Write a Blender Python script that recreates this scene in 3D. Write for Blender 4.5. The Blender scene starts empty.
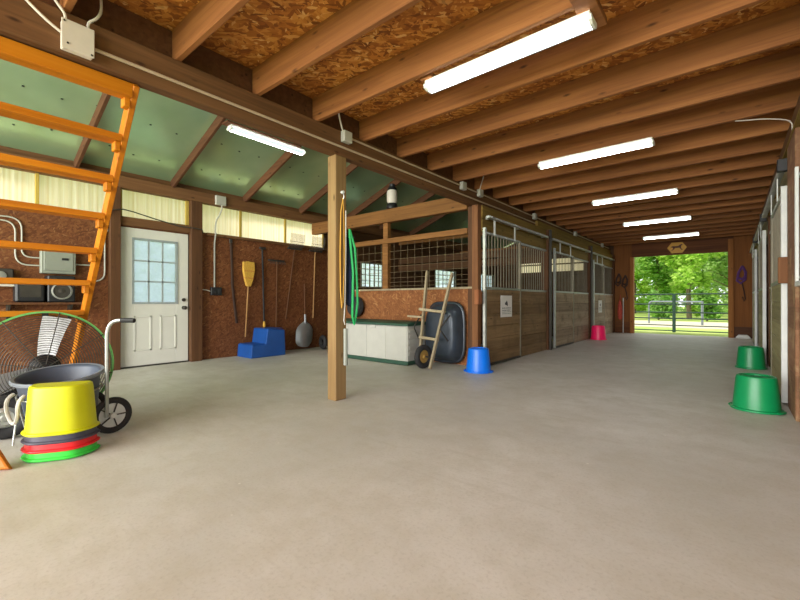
import bpy, bmesh, math, random
from mathutils import Vector, Matrix, Euler
R = math.radians
rnd = random.Random(7)
C = bpy.context.scene.collection
SC = bpy.context.scene

# ------------------------------------------------------------------ camera, sky, sun, exposure
cam = bpy.data.objects.new('camera', bpy.data.cameras.new('camera'))
C.objects.link(cam)
cam.location = (0, 0, 1.0)
cam.rotation_euler = (R(90.151), 0, R(39.565))
cam.data.sensor_width = 36.0
cam.data.lens = 402.8 / 800 * 36.0
cam.data.clip_start = 0.05
cam.data.clip_end = 400
SC.camera = cam

world = bpy.data.worlds.new('sky')
SC.world = world
world.use_nodes = True
wn = world.node_tree.nodes
wn['Background'].inputs['Color'].default_value = (0.93, 0.97, 1.0, 1)
wn['Background'].inputs['Strength'].default_value = 0.8

sun = bpy.data.objects.new('sun', bpy.data.lights.new('sun', 'SUN'))
C.objects.link(sun)
sun.data.energy = 2.4
sun.data.angle = R(12)
sun.data.color = (1.0, 0.95, 0.86)
sun.rotation_euler = Euler((0, R(-48), R(20)))       # high from the left, outside

def area(name, loc, rot, sx, sy, power, color):
    l = bpy.data.lights.new(name, 'AREA')
    l.shape = 'RECTANGLE'; l.size = sx; l.size_y = sy; l.energy = power; l.color = color
    o = bpy.data.objects.new(name, l); C.objects.link(o)
    o.location = loc; o.rotation_euler = rot
    return o
# daylight through the wide open barn end behind the camera
area('daylight_open_end', (-2.4, -6.5, 2.0), (R(90), 0, 0), 9.0, 4.0, 850, (1.0, 0.98, 0.945))
LAMP = 19.0

SC.view_settings.view_transform = 'Standard'
SC.view_settings.look = 'None'
SC.view_settings.gamma = 1.0
SC.view_settings.use_curve_mapping = False
SC.view_settings.exposure = 0.95

# ------------------------------------------------------------------ helpers
WM = {}                                              # world matrix of every object while it is built

class MB:
    def __init__(s):
        s.v = []; s.f = []; s.m = []; s.mi = 0
    def add(s, vs, fs):
        n = len(s.v)
        s.v += [Vector(v) for v in vs]
        for f in fs:
            s.f.append([i + n for i in f]); s.m.append(s.mi)
        return s
    def box(s, x0, x1, y0, y1, z0, z1):
        x0, x1 = min(x0, x1), max(x0, x1); y0, y1 = min(y0, y1), max(y0, y1); z0, z1 = min(z0, z1), max(z0, z1)
        return s.add([(x0,y0,z0),(x1,y0,z0),(x1,y1,z0),(x0,y1,z0),(x0,y0,z1),(x1,y0,z1),(x1,y1,z1),(x0,y1,z1)],
                     [(0,3,2,1),(4,5,6,7),(0,1,5,4),(1,2,6,5),(2,3,7,6),(3,0,4,7)])
    def bar(s, p, q, w, h, up=(0,0,1)):
        p, q = Vector(p), Vector(q)
        d = (q - p).normalized(); u = Vector(up)
        sd = d.cross(u).normalized(); u = sd.cross(d).normalized()
        vs = []
        for c in (p, q):
            for a, b in ((-1,-1),(1,-1),(1,1),(-1,1)):
                vs.append(c + sd*(a*w/2) + u*(b*h/2))
        return s.add(vs, [(3,2,1,0),(4,5,6,7),(0,1,5,4),(1,2,6,5),(2,3,7,6),(3,0,4,7)])
    def tube(s, pts, r, n=8, closed=False, rb=None):
        pts = [Vector(p) for p in pts]; N = len(pts); vs = []; fs = []
        prev = None
        for i, p in enumerate(pts):
            if closed: d = pts[(i+1) % N] - pts[i-1]
            elif i == 0: d = pts[1] - p
            elif i == N-1: d = p - pts[-2]
            else: d = (pts[i+1]-p).normalized() + (p-pts[i-1]).normalized()
            if d.length < 1e-9: d = Vector((0,0,1))
            d.normalize()
            if prev is None:
                a = Vector((0,0,1)) if abs(d.z) < .9 else Vector((1,0,0))
                u = d.cross(a).normalized()
            else:
                u = prev - d*prev.dot(d)
                u = u.normalized() if u.length > 1e-6 else d.orthogonal().normalized()
            prev = u; w = d.cross(u)
            rr = r if not isinstance(r, (list, tuple)) else r[i]
            for k in range(n):
                a = 2*math.pi*k/n
                vs.append(p + u*math.cos(a)*rr + w*math.sin(a)*(rr if rb is None else rb))
        rng = N if closed else N-1
        for i in range(rng):
            j = (i+1) % N
            for k in range(n):
                l = (k+1) % n
                fs.append((i*n+k, i*n+l, j*n+l, j*n+k))
        if not closed:
            fs.append(tuple(range(n))[::-1]); fs.append(tuple((N-1)*n+k for k in range(n)))
        return s.add(vs, fs)
    def lathe(s, prof, n=24, c=(0,0,0), M=None, sx=1, sy=1, cap0=True, cap1=True, shape=None):
        vs = []; fs = []
        c = Vector(c)
        for r, z in prof:
            for k in range(n):
                a = 2*math.pi*k/n
                q = shape(a) if shape else 1
                v = Vector((r*q*math.cos(a)*sx, r*q*math.sin(a)*sy, z))
                vs.append((M @ v if M else v) + c)
        for i in range(len(prof)-1):
            for k in range(n):
                l = (k+1) % n
                fs.append((i*n+k, i*n+l, (i+1)*n+l, (i+1)*n+k))
        if cap0: fs.append(tuple(range(n))[::-1])
        if cap1: fs.append(tuple((len(prof)-1)*n+k for k in range(n)))
        return s.add(vs, fs)
    def prism(s, pts, a, b, fn):
        """polygon pts (u,v) swept from a to b; fn(u,v,t) gives a point"""
        n = len(pts)
        vs = [fn(u, v, a) for u, v in pts] + [fn(u, v, b) for u, v in pts]
        fs = [tuple(range(n))[::-1], tuple(range(n, 2*n))]
        for i in range(n):
            j = (i+1) % n
            fs.append((i, j, j+n, i+n))
        return s.add(vs, fs)
    def build(s, name, mats, parent=None, bevel=0, smooth=False, segs=1):
        me = bpy.data.meshes.new(name)
        o = bpy.data.objects.new(name, me)
        C.objects.link(o)
        if parent is not None:
            inv = WM[parent.name].inverted(); WM[o.name] = WM[parent.name].copy()
            vs = [inv @ v for v in s.v]
            o.parent = parent
        else:
            lo = [min(v[i] for v in s.v) for i in range(3)]; hi = [max(v[i] for v in s.v) for i in range(3)]
            org = Vector(((lo[0]+hi[0])/2, (lo[1]+hi[1])/2, lo[2]))
            o.location = org; WM[o.name] = Matrix.Translation(org)
            vs = [v - org for v in s.v]
        me.from_pydata([tuple(v) for v in vs], [], s.f)
        if not isinstance(mats, (list, tuple)): mats = [mats]
        for m in mats: me.materials.append(m)
        for p, i in zip(me.polygons, s.m): p.material_index = i
        bm = bmesh.new(); bm.from_mesh(me)
        bmesh.ops.recalc_face_normals(bm, faces=bm.faces)
        if bevel:
            es = [e for e in bm.edges if len(e.link_faces) == 2 and e.calc_face_angle(0) > R(35)]
            bmesh.ops.bevel(bm, geom=es, offset=bevel, segments=segs, affect='EDGES', profile=.6, clamp_overlap=True)
        bm.to_mesh(me); bm.free()
        if smooth:
            me.polygons.foreach_set('use_smooth', [True]*len(me.polygons))
            try:
                me.set_sharp_from_angle(angle=R(38))
            except Exception: pass
        return o

def tag(o, label=None, cat=None, group=None, kind=None):
    if label: o['label'] = label
    if cat: o['category'] = cat
    if group: o['group'] = group
    if kind: o['kind'] = kind
    return o
def thing(name, label, cat, loc=(0,0,0), rz=0, group=None, kind=None):
    o = bpy.data.objects.new(name, None); C.objects.link(o)
    o.empty_display_size = .1
    o.location = loc; o.rotation_euler = (0, 0, rz)
    WM[o.name] = Matrix.Translation(Vector(loc)) @ Matrix.Rotation(rz, 4, 'Z')
    return tag(o, label, cat, group, kind)
def struct(name, mb, m, parent=None, **k):
    o = mb.build(name, m, parent, **k)
    if parent is None: o['kind'] = 'structure'
    return o
def dup(o, loc=None, rz=None, label=None, parent=None):
    c = o.copy(); C.objects.link(c)
    if parent is not None: c.parent = parent
    for ch in o.children: dup(ch, parent=c)
    if loc is not None: c.location = loc
    if rz is not None: c.rotation_euler = (0, 0, rz)
    if label: c['label'] = label
    return c
ORD = ['first','second','third','fourth','fifth','sixth','seventh','eighth','ninth','tenth','eleventh','twelfth','thirteenth',
       'fourteenth','fifteenth','sixteenth','seventeenth','eighteenth','nineteenth','twentieth','twenty-first','twenty-second','twenty-third']

# ------------------------------------------------------------------ materials
def lin(c):
    f = lambda x: x/12.92 if x <= .04045 else ((x+.055)/1.055)**2.4
    return tuple(f(x/255) for x in c) + (1,)
class NT:
    def __init__(s, name):
        s.m = bpy.data.materials.new(name); s.m.use_nodes = True
        s.t = s.m.node_tree; s.n = s.t.nodes; s.b = s.n['Principled BSDF']; s.out = s.n['Material Output']
    def new(s, typ, **k):
        x = s.n.new(typ)
        for a, v in k.items(): setattr(x, a, v)
        return x
    def link(s, a, b): s.t.links.new(a, b)
    def coord(s, scale=(1,1,1), rot=(0,0,0), rand=True, which='Object'):
        tc = s.new('ShaderNodeTexCoord'); mp = s.new('ShaderNodeMapping')
        mp.inputs['Scale'].default_value = scale; mp.inputs['Rotation'].default_value = rot
        src = tc.outputs[which]
        if rand:
            oi = s.new('ShaderNodeObjectInfo'); ml = s.new('ShaderNodeMath', operation='MULTIPLY'); ml.inputs[1].default_value = 37.0
            s.link(oi.outputs['Random'], ml.inputs[0])
            ad = s.new('ShaderNodeVectorMath', operation='ADD')
            s.link(src, ad.inputs[0]); s.link(ml.outputs[0], ad.inputs[1]); src = ad.outputs[0]
        s.link(src, mp.inputs['Vector'])
        return mp.outputs['Vector']
    def noise(s, vec, scale, detail=3, rough=.55, dist=0):
        x = s.new('ShaderNodeTexNoise'); x.inputs['Scale'].default_value = scale; x.inputs['Detail'].default_value = detail
        x.inputs['Roughness'].default_value = rough; x.inputs['Distortion'].default_value = dist
        s.link(vec, x.inputs['Vector']); return x.outputs['Fac']
    def ramp(s, fac, stops):
        x = s.new('ShaderNodeValToRGB'); e = x.color_ramp.elements
        while len(e) < len(stops): e.new(.5)
        for el, (p, c) in zip(e, stops): el.position = p; el.color = c if len(c) == 4 else lin(c)
        s.link(fac, x.inputs['Fac']); return x.outputs['Color']
    def mix(s, fac, a, b, mode='MIX'):
        x = s.new('ShaderNodeMix', data_type='RGBA', blend_type=mode)
        for sock, val in ((x.inputs[0], fac), (x.inputs[6], a), (x.inputs[7], b)):
            if hasattr(val, 'links') or isinstance(val, bpy.types.NodeSocket): s.link(val, sock)
            elif isinstance(val, (int, float)): sock.default_value = val
            else: sock.default_value = val if len(val) == 4 else lin(val)
        return x.outputs[2]
    def bump(s, fac, strength=.2, dist=.01):
        x = s.new('ShaderNodeBump'); x.inputs['Strength'].default_value = strength; x.inputs['Distance'].default_value = dist
        s.link(fac, x.inputs['Height']); s.link(x.outputs['Normal'], s.b.inputs['Normal'])
    def base(s, c):
        if isinstance(c, bpy.types.NodeSocket): s.link(c, s.b.inputs['Base Color'])
        else: s.b.inputs['Base Color'].default_value = c if len(c) == 4 else lin(c)
    def set(s, rough=.5, metal=0, spec=None, **k):
        s.b.inputs['Roughness'].default_value = rough; s.b.inputs['Metallic'].default_value = metal
        if spec is not None: s.b.inputs['Specular IOR Level'].default_value = spec
        for a, v in k.items(): s.b.inputs[a.replace('_', ' ')].default_value = v
        return s.m

def wood(name, dark, mid, light, axis='X', rough=.7, knots=True, planks=None, wear=None):
    """grain runs along axis; planks=(axis letter, width) gives board to board colour change"""
    t = NT(name)
    g = {'X': (.9, 22, 22), 'Y': (22, .9, 22), 'Z': (22, 22, .9)}[axis]
    v = t.coord(g)
    n1 = t.noise(v, 1.0, 5, .6, .6)
    col = t.ramp(n1, [(.12, dark), (.5, mid), (.88, light)])
    v2 = t.coord(tuple(1.0 if a > 1 else .3 for a in g))
    n2 = t.noise(v2, 2.3, 3)
    col = t.mix(t.ramp(n2, [(.35, (0,0,0,1)), (.7, (1,1,1,1))]), t.mix(.35, col, dark), col)
    if knots:
        kv = t.coord(tuple({1: 5.0, 0: 1.7}[a > 1] for a in g))
        vo = t.new('ShaderNodeTexVoronoi'); vo.inputs['Scale'].default_value = 2.0
        t.link(kv, vo.inputs['Vector'])
        k = t.ramp(vo.outputs['Distance'], [(.05, (1,1,1,1)), (.15, (0,0,0,1))])
        col = t.mix(k, col, t.mix(.55, dark, (40, 20, 10)))
    if wear:
        n4 = t.noise(t.coord((1,1,1)), 3.5, 5, .7)
        col = t.mix(t.ramp(n4, [(.52, (0,0,0,1)), (.66, (1,1,1,1))]), col, wear)
    if planks:
        ax, wd = planks
        sp = t.new('ShaderNodeSeparateXYZ'); tc = t.new('ShaderNodeTexCoord'); t.link(tc.outputs['Object'], sp.inputs[0])
        dv = t.new('ShaderNodeMath', operation='DIVIDE'); dv.inputs[1].default_value = wd
        t.link(sp.outputs[ax], dv.inputs[0])
        fl = t.new('ShaderNodeMath', operation='FLOOR'); t.link(dv.outputs[0], fl.inputs[0])
        wnz = t.new('ShaderNodeTexWhiteNoise', noise_dimensions='1D'); t.link(fl.outputs[0], wnz.inputs['W'])
        col = t.mix(t.ramp(wnz.outputs['Value'], [(0, (.62,.62,.62,1)), (1, (1.25,1.2,1.15,1))]), col, col) if False else \
              t.mix(1.0, col, t.ramp(wnz.outputs['Value'], [(0, (.70,.68,.66,1)), (1, (1,1,1,1))]), 'MULTIPLY')
    oi = t.new('ShaderNodeObjectInfo')
    col = t.mix(1.0, col, t.ramp(oi.outputs['Random'], [(0, (.80,.80,.80,1)), (1, (1.0,1.0,1.0,1))]), 'MULTIPLY')
    t.base(col); t.bump(n1, .12, .003)
    return t.set(rough, spec=.3)

def osb(name, cols, scale=1.0, rough=.75, stain=None, plane='XY'):
    t = NT(name)
    rots = [.4, 1.45, 2.5]
    col = None; hgt = None
    for i, r in enumerate(rots):
        rot = {'XY': (0,0,r), 'YZ': (r,0,0), 'XZ': (0,r,0)}[plane]
        sc = {'XY': (9*scale, 30*scale, 6), 'YZ': (6, 9*scale, 30*scale), 'XZ': (9*scale, 6, 30*scale)}[plane]
        tc = t.new('ShaderNodeTexCoord'); m1 = t.new('ShaderNodeMapping'); m1.inputs['Rotation'].default_value = rot
        m1.inputs['Location'].default_value = (i*3.1, i*1.7, i*2.3)
        t.link(tc.outputs['Object'], m1.inputs['Vector'])
        nz = t.new('ShaderNodeTexNoise'); nz.inputs['Scale'].default_value = 7*scale; nz.inputs['Detail'].default_value = 2
        t.link(m1.outputs['Vector'], nz.inputs['Vector'])
        jm = t.mix(.06, m1.outputs['Vector'], nz.outputs['Color'])
        m2 = t.new('ShaderNodeMapping'); m2.inputs['Scale'].default_value = sc; t.link(jm, m2.inputs['Vector'])
        vo = t.new('ShaderNodeTexVoronoi'); vo.inputs['Scale'].default_value = 1.0; t.link(m2.outputs['Vector'], vo.inputs['Vector'])
        sep = t.new('ShaderNodeSeparateColor'); t.link(vo.outputs['Color'], sep.inputs[0])
        c = t.ramp(sep.outputs['Red'], [(0, cols[0]), (.3, cols[1]), (.62, cols[2]), (.93, cols[3]), (1, cols[4])])
        if col is None: col = c; hgt = vo.outputs['Distance']
        else:
            col = t.mix(t.ramp(sep.outputs['Green'], [(.5, (0,0,0,1)), (.56, (1,1,1,1))]), col, c)
    big = t.noise(t.coord((1,1,1), rand=False), .9, 4, .6)
    col = t.mix(t.ramp(big, [(.38, (1,1,1,1)), (.62, (0,0,0,1))]), col, t.mix(.35, col, cols[0]))
    if stain:
        st = t.noise(t.coord((1.1,1.1,1.1), rot=(0,0,.5), rand=False), 1.4, 5, .65)
        col = t.mix(t.ramp(st, [(.63, (0,0,0,1)), (.70, (.85,.85,.85,1))]), col, stain)
    t.base(col); t.bump(hgt, .3, .004)
    return t.set(rough, spec=.3)

def plain(name, c, rough=.5, metal=0, var=.12, scale=6, bump=0, spec=None, **k):
    t = NT(name)
    n = t.noise(t.coord((1,1,1)), scale, 4, .6)
    lc = c if len(c) == 4 else lin(c)
    d = tuple(x*(1-var) for x in lc[:3]) + (1,); l = tuple(min(1, x*(1+var)) for x in lc[:3]) + (1,)
    t.base(t.ramp(n, [(.3, d), (.7, l)]))
    if bump: t.bump(t.noise(t.coord((1,1,1)), scale*8, 3), bump, .003)
    return t.set(rough, metal, spec, **k)

M = {}
M['joist'] = wood('joist_wood', (104, 61, 31), (154, 98, 53), (184, 126, 72), 'X')
M['beam'] = wood('beam_wood', (86, 56, 34), (122, 84, 52), (148, 106, 70), 'Y')
M['beam_x'] = wood('tie_beam_wood', (96, 62, 28), (140, 94, 48), (170, 120, 66), 'X')
M['rafter'] = wood('rafter_wood', (70, 42, 26), (104, 66, 42), (126, 84, 56), 'X')
M['post'] = wood('post_wood', (118, 90, 54), (150, 120, 78), (172, 144, 100), 'Z')
M['stud'] = wood('stud_wood', (66, 42, 24), (98, 64, 38), (118, 82, 52), 'Z')
M['ladder'] = wood('ladder_pine', (172, 94, 8), (212, 128, 16), (228, 150, 36), 'Y', .5, knots=False)
M['ladder_z'] = wood('ladder_stile_pine', (168, 90, 8), (208, 124, 16), (226, 146, 36), 'Z', .5, knots=True)
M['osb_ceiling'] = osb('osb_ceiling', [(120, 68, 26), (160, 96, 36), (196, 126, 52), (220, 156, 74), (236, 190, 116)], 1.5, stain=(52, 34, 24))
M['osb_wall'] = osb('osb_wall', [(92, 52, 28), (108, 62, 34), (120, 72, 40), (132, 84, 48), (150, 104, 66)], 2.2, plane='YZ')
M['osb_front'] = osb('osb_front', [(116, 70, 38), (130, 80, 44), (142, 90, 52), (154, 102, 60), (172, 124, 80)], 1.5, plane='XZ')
M['end_board'] = wood('end_board', (104, 60, 22), (138, 84, 34), (156, 100, 48), 'Z', knots=False)
M['end_head'] = wood('end_header', (86, 48, 22), (118, 70, 34), (140, 88, 46), 'X', planks=('Z', .09), knots=False)
M['jamb'] = wood('jamb_wood', (120, 72, 30), (160, 102, 48), (182, 124, 66), 'Z')
M['stall_plank'] = wood('stall_plank', (108, 84, 56), (146, 116, 80), (172, 142, 104), 'Y', planks=('Z', .19), wear=(120, 96, 66))
M['pale_plank'] = wood('pale_plank', (138, 118, 92), (186, 163, 134), (208, 188, 160), 'Y', planks=('Z', .19), wear=(140, 120, 94))
M['right_plank'] = wood('right_plank', (120, 82, 58), (160, 116, 84), (186, 142, 108), 'Y', planks=('Z', .19), wear=(190, 160, 120))
M['olive_plank'] = wood('olive_plank', (134, 126, 88), (172, 164, 118), (194, 186, 142), 'Y', planks=('Z', .19), knots=False)
M['header_pine'] = wood('header_pine', (118, 92, 40), (156, 126, 58), (180, 152, 78), 'Y', planks=('Z', .12))
M['inside_plank'] = wood('inside_plank', (74, 48, 28), (104, 70, 42), (128, 92, 58), 'Y', planks=('Z', .2))
M['inside_plank_x'] = wood('inside_plank_x', (74, 48, 28), (108, 74, 44), (134, 96, 60), 'X', planks=('Z', .2))
M['brick_wood'] = wood('block_wood', (120, 70, 40), (160, 98, 60), (180, 122, 80), 'Z')
M['corner'] = wood('corner_wood', (92, 58, 34), (128, 84, 50), (150, 104, 66), 'Z')
M['barrow_wood'] = wood('barrow_wood', (134, 118, 92), (176, 160, 130), (200, 186, 160), 'Z', knots=False)
M['handle_wood'] = wood('handle_wood', (140, 96, 52), (186, 140, 88), (206, 164, 112), 'Z', knots=False)
M['handle_dark'] = wood('handle_dark', (70, 42, 24), (104, 66, 38), (126, 84, 52), 'Z', knots=False)
M['divider'] = wood('yellow_divider', (160, 130, 50), (196, 168, 80), (212, 188, 104), 'Z', knots=False)
M['galv'] = plain('galvanized', (176, 178, 172), .42, .75, .15, 9)
M['white_paint'] = plain('white_paint', (214, 216, 212), .5, 0, .08, 5)
M['pale_bar'] = plain('pale_bar', (132, 124, 106), .5, .35, .15, 9)
M['wire'] = plain('wire', (124, 106, 80), .6, .2, .15)
M['run'] = plain('beam_conduit', (186, 164, 138), .5, 0, .1)
M['pvc'] = plain('white_conduit', (208, 200, 188), .5, 0, .06)
M['box_grey'] = plain('grey_box', (178, 176, 164), .5, 0, .08)
M['panel_grey'] = plain('panel_grey', (142, 146, 134), .5, .1, .06)
M['black'] = plain('black_plastic', (28, 28, 30), .5, 0, .2)
M['rubber'] = plain('rubber', (38, 37, 38), .75, 0, .25, 10)
M['dark_metal'] = plain('dark_metal', (70, 66, 60), .5, .5, .2)
M['steel_grey'] = plain('scoop_metal', (176, 180, 184), .35, .7, .12)
M['door_white'] = plain('door_white', (214, 212, 202), .45, 0, .04, 3)
M['frame_grey'] = plain('glazing_grey', (150, 158, 158), .5)
M['green_rim'] = plain('green_rim', (96, 168, 84), .5)
M['blue_step'] = plain('blue_step', (22, 76, 150), .45, 0, .12, 5)
M['blue_tub'] = plain('blue_tub', (0, 112, 228), .35, 0, .06)
M['pink_tub'] = plain('pink_tub', (255, 30, 104), .4, 0, .05)
M['green_tub'] = plain('green_tub', (0, 134, 76), .38, 0, .08)
M['yellow_tub'] = plain('yellow_tub', (204, 204, 4), .42, 0, .06)
M['purple_tub'] = plain('charcoal_tub', (66, 64, 78), .45, 0, .08)
M['red_tub'] = plain('red_tub', (222, 30, 36), .4, 0, .06)
M['lime_tub'] = plain('lime_tub', (58, 206, 66), .4, 0, .06)
M['muck'] = plain('muck_tub', (74, 82, 96), .45, 0, .12, 4)
M['muck_rim'] = plain('muck_rim', (120, 126, 134), .45, 0, .08)
M['tray'] = plain('barrow_tray', (58, 66, 76), .35, .25, .25, 5)
M['chest'] = plain('chest_grey', (186, 184, 176), .55, 0, .05)
M['chest_green'] = plain('chest_green', (44, 78, 62), .5, 0, .1)
M['bristle'] = plain('bristle', (206, 158, 62), .8, 0, .2, 40, .5)
M['yellow_rope'] = plain('yellow_rope', (214, 160, 60), .7)
M['white_rope'] = plain('white_rope', (214, 210, 202), .8)
M['green_rope'] = plain('green_rope', (30, 170, 90), .6)
M['navy'] = plain('navy_cloth', (40, 52, 84), .85, 0, .25, 8)
M['purple'] = plain('purple_web', (96, 58, 116), .8, 0, .15)
M['red_cloth'] = plain('red_cloth', (178, 70, 54), .8, 0, .25, 20)
M['brown_strap'] = plain('brown_strap', (62, 40, 28), .7, 0, .2)
M['gold'] = plain('gold_wheel', (188, 152, 84), .4, .4, .1)
M['sign'] = plain('sign_paper', (226, 220, 214), .6, 0, .04)
M['sign_ink'] = plain('sign_ink', (60, 56, 60), .6)
M['sign_yellow'] = plain('sign_yellow', (214, 158, 40), .5, 0, .08)
M['sign_brown'] = plain('sign_brown', (90, 48, 16), .6)
M['gate'] = plain('gate_green', (74, 98, 92), .45, .2, .12)
M['gate_dark'] = plain('gate_brace', (36, 84, 62), .45, .1, .12)
M['pipe'] = plain('pipe_grey', (128, 138, 146), .45, .4, .1)
M['bark'] = plain('bark', (118, 104, 84), .9, 0, .3, 12, .6)
M['blade'] = plain('fan_blade', (180, 180, 180), .35, .35, .15, 10)
M['lens_end'] = plain('lamp_body', (226, 228, 220), .4, 0, .05)
M['concrete_dust'] = plain('mortar', (190, 184, 172), .9)

def leafmat(name, a, b, c):
    t = NT(name)
    oi = t.new('ShaderNodeNewGeometry')
    col = t.ramp(oi.outputs['Random Per Island'], [(0, a), (.5, b), (1, c)])
    t.base(col); t.set(.6, spec=.2)
    tr = t.new('ShaderNodeBsdfTranslucent'); t.link(col, tr.inputs['Color'])
    mx = t.new('ShaderNodeMixShader'); mx.inputs[0].default_value = .45
    t.link(t.b.outputs[0], mx.inputs[1]); t.link(tr.outputs[0], mx.inputs[2]); t.link(mx.outputs[0], t.out.inputs['Surface'])
    return t.m
M['leaf1'] = leafmat('leaf_lime', (130, 176, 60), (172, 212, 84), (206, 232, 126))
M['leaf2'] = leafmat('leaf_mid', (106, 160, 58), (144, 194, 76), (184, 218, 108))
M['leaf3'] = leafmat('leaf_pale', (136, 176, 92), (172, 206, 120), (206, 228, 160))
M['leaf4'] = leafmat('leaf_shrub', (96, 146, 60), (130, 182, 82), (170, 208, 116))

# concrete floor
t = NT('concrete')
v = t.coord((1,1,1), rand=False)
n1 = t.noise(v, .55, 5, .6, .4); n2 = t.noise(v, 4.5, 6, .7); n3 = t.noise(v, 60, 3, .7)
col = t.ramp(n1, [(.3, (184, 179, 169)), (.55, (204, 198, 189)), (.75, (217, 213, 206))])
col = t.mix(t.ramp(n2, [(.42, (0,0,0,1)), (.68, (.5,.5,.5,1))]), col, (180, 171, 153))
col = t.mix(t.ramp(n3, [(.5, (0,0,0,1)), (.75, (.35,.35,.35,1))]), col, (150, 140, 124))
vo = t.new('ShaderNodeTexVoronoi'); vo.inputs['Scale'].default_value = 3.2; t.link(v, vo.inputs['Vector'])
col = t.mix(t.ramp(vo.outputs['Distance'], [(.015, (.8,.8,.8,1)), (.03, (0,0,0,1))]), col, (222, 218, 208))
vs2 = t.coord((1.2, 14, 1), rot=(0, 0, .5), rand=False)
n4 = t.noise(vs2, 1.1, 4, .6)
col = t.mix(t.ramp(n4, [(.55, (0,0,0,1)), (.75, (.35,.35,.35,1))]), col, (176, 168, 152))
# pale crumbled patch in front of the door side
tc = t.new('ShaderNodeTexCoord'); mp = t.new('ShaderNodeMapping'); mp.vector_type = 'TEXTURE'
mp.inputs['Location'].default_value = (-3.5, 1.9, 0); mp.inputs['Rotation'].default_value = (0, 0, R(47)); mp.inputs['Scale'].default_value = (.55, .14, 1)
t.link(tc.outputs['Object'], mp.inputs['Vector'])
ln = t.new('ShaderNodeVectorMath', operation='LENGTH'); t.link(mp.outputs['Vector'], ln.inputs[0])
patch = t.ramp(ln.outputs['Value'], [(.3, (1,1,1,1)), (1.0, (0,0,0,1))])
crumbs = t.ramp(t.noise(v, 26, 3, .7), [(.52, (0,0,0,1)), (.6, (1,1,1,1))])
col = t.mix(t.mix(1.0, patch, crumbs, 'MULTIPLY'), col, (226, 224, 218))
t.base(col); t.bump(n3, .12, .003)
rr = t.new('ShaderNodeMapRange'); t.link(n2, rr.inputs[0]); rr.inputs[3].default_value = .38; rr.inputs[4].default_value = .62
t.link(rr.outputs[0], t.b.inputs['Roughness'])
t.b.inputs['Specular IOR Level'].default_value = .4
M['concrete'] = t.m

# green foil faced roof board
t = NT('green_foil')
n1 = t.noise(t.coord((1,1,1), rand=False), 1.3, 3)
t.base(t.ramp(n1, [(.3, (164, 196, 156)), (.7, (184, 212, 174))]))
t.bump(t.noise(t.coord((.6, 2.2, .6), rand=False), 1.2, 2), .15, .03)
M['foil'] = t.set(.22, .5)
M['screw'] = plain('screw_dots', (40, 50, 40), .7)

# translucent wall strip, ribbed fibreglass
t = NT('fibreglass')
v = t.coord((1, 40, .4), rand=False)
cn = t.noise(v, .6, 3)
col = t.ramp(cn, [(.3, (240, 226, 204)), (.65, (255, 248, 242))])
t.base(col); t.set(.6, spec=.2)
tr = t.new('ShaderNodeBsdfTranslucent'); t.link(col, tr.inputs['Color'])
mx = t.new('ShaderNodeMixShader'); mx.inputs[0].default_value = .85
t.link(t.b.outputs[0], mx.inputs[1]); t.link(tr.outputs[0], mx.inputs[2]); t.link(mx.outputs[0], t.out.inputs['Surface'])
M['fibre'] = t.m

# window glass, slightly hazy
def glass(name, tint, haze):
    t = NT(name)
    tp = t.new('ShaderNodeBsdfTransparent'); tp.inputs['Color'].default_value = tint
    tl = t.new('ShaderNodeBsdfTranslucent'); tl.inputs['Color'].default_value = (.66, .72, .80, 1)
    n = t.noise(t.coord((1,1,1), rand=False), 9, 4, .6)
    gl = t.new('ShaderNodeBsdfGlossy'); gl.inputs['Roughness'].default_value = .05
    m1 = t.new('ShaderNodeMixShader')
    mr = t.new('ShaderNodeMapRange'); mr.inputs[3].default_value = haze*.5; mr.inputs[4].default_value = min(1, haze*1.5)
    t.link(n, mr.inputs[0]); t.link(mr.outputs[0], m1.inputs[0])
    t.link(tp.outputs[0], m1.inputs[1]); t.link(tl.outputs[0], m1.inputs[2])
    m2 = t.new('ShaderNodeMixShader'); m2.inputs[0].default_value = .06
    t.link(m1.outputs[0], m2.inputs[1]); t.link(gl.outputs[0], m2.inputs[2]); t.link(m2.outputs[0], t.out.inputs['Surface'])
    return t.m
M['glass'] = glass('hazy_glass', (.84, .93, 1.0, 1), .5)
M['plexi'] = glass('plexi', (.72, .74, .72, 1), .08)

# lit fluorescent lens
t = NT('lamp_lens')
t.base((236, 240, 238)); t.set(.3)
t.b.inputs['Emission Color'].default_value = lin((240, 247, 246)); t.b.inputs['Emission Strength'].default_value = LAMP
M['lens'] = t.m
t = NT('lamp_lens_side')
t.base((206, 222, 222)); t.set(.3)
t.b.inputs['Emission Color'].default_value = lin((206, 228, 230)); t.b.inputs['Emission Strength'].default_value = .5
M['lens_side'] = t.m

# outdoors
t = NT('grass')
v = t.coord((1,1,1), rand=False)
col = t.ramp(t.noise(v, .6, 5, .65), [(.3, (150, 178, 84)), (.6, (190, 204, 118)), (.8, (214, 218, 150))])
t.base(col); t.bump(t.noise(v, 30, 3), .5, .03); M['grass'] = t.set(.9, spec=.1)
t = NT('sand')
v = t.coord((1,1,1), rand=False)
col = t.ramp(t.noise(v, .9, 5, .65), [(.3, (196, 184, 156)), (.6, (214, 204, 180)), (.85, (190, 198, 140))])
t.base(col); M['sand'] = t.set(.95, spec=.1)

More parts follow.
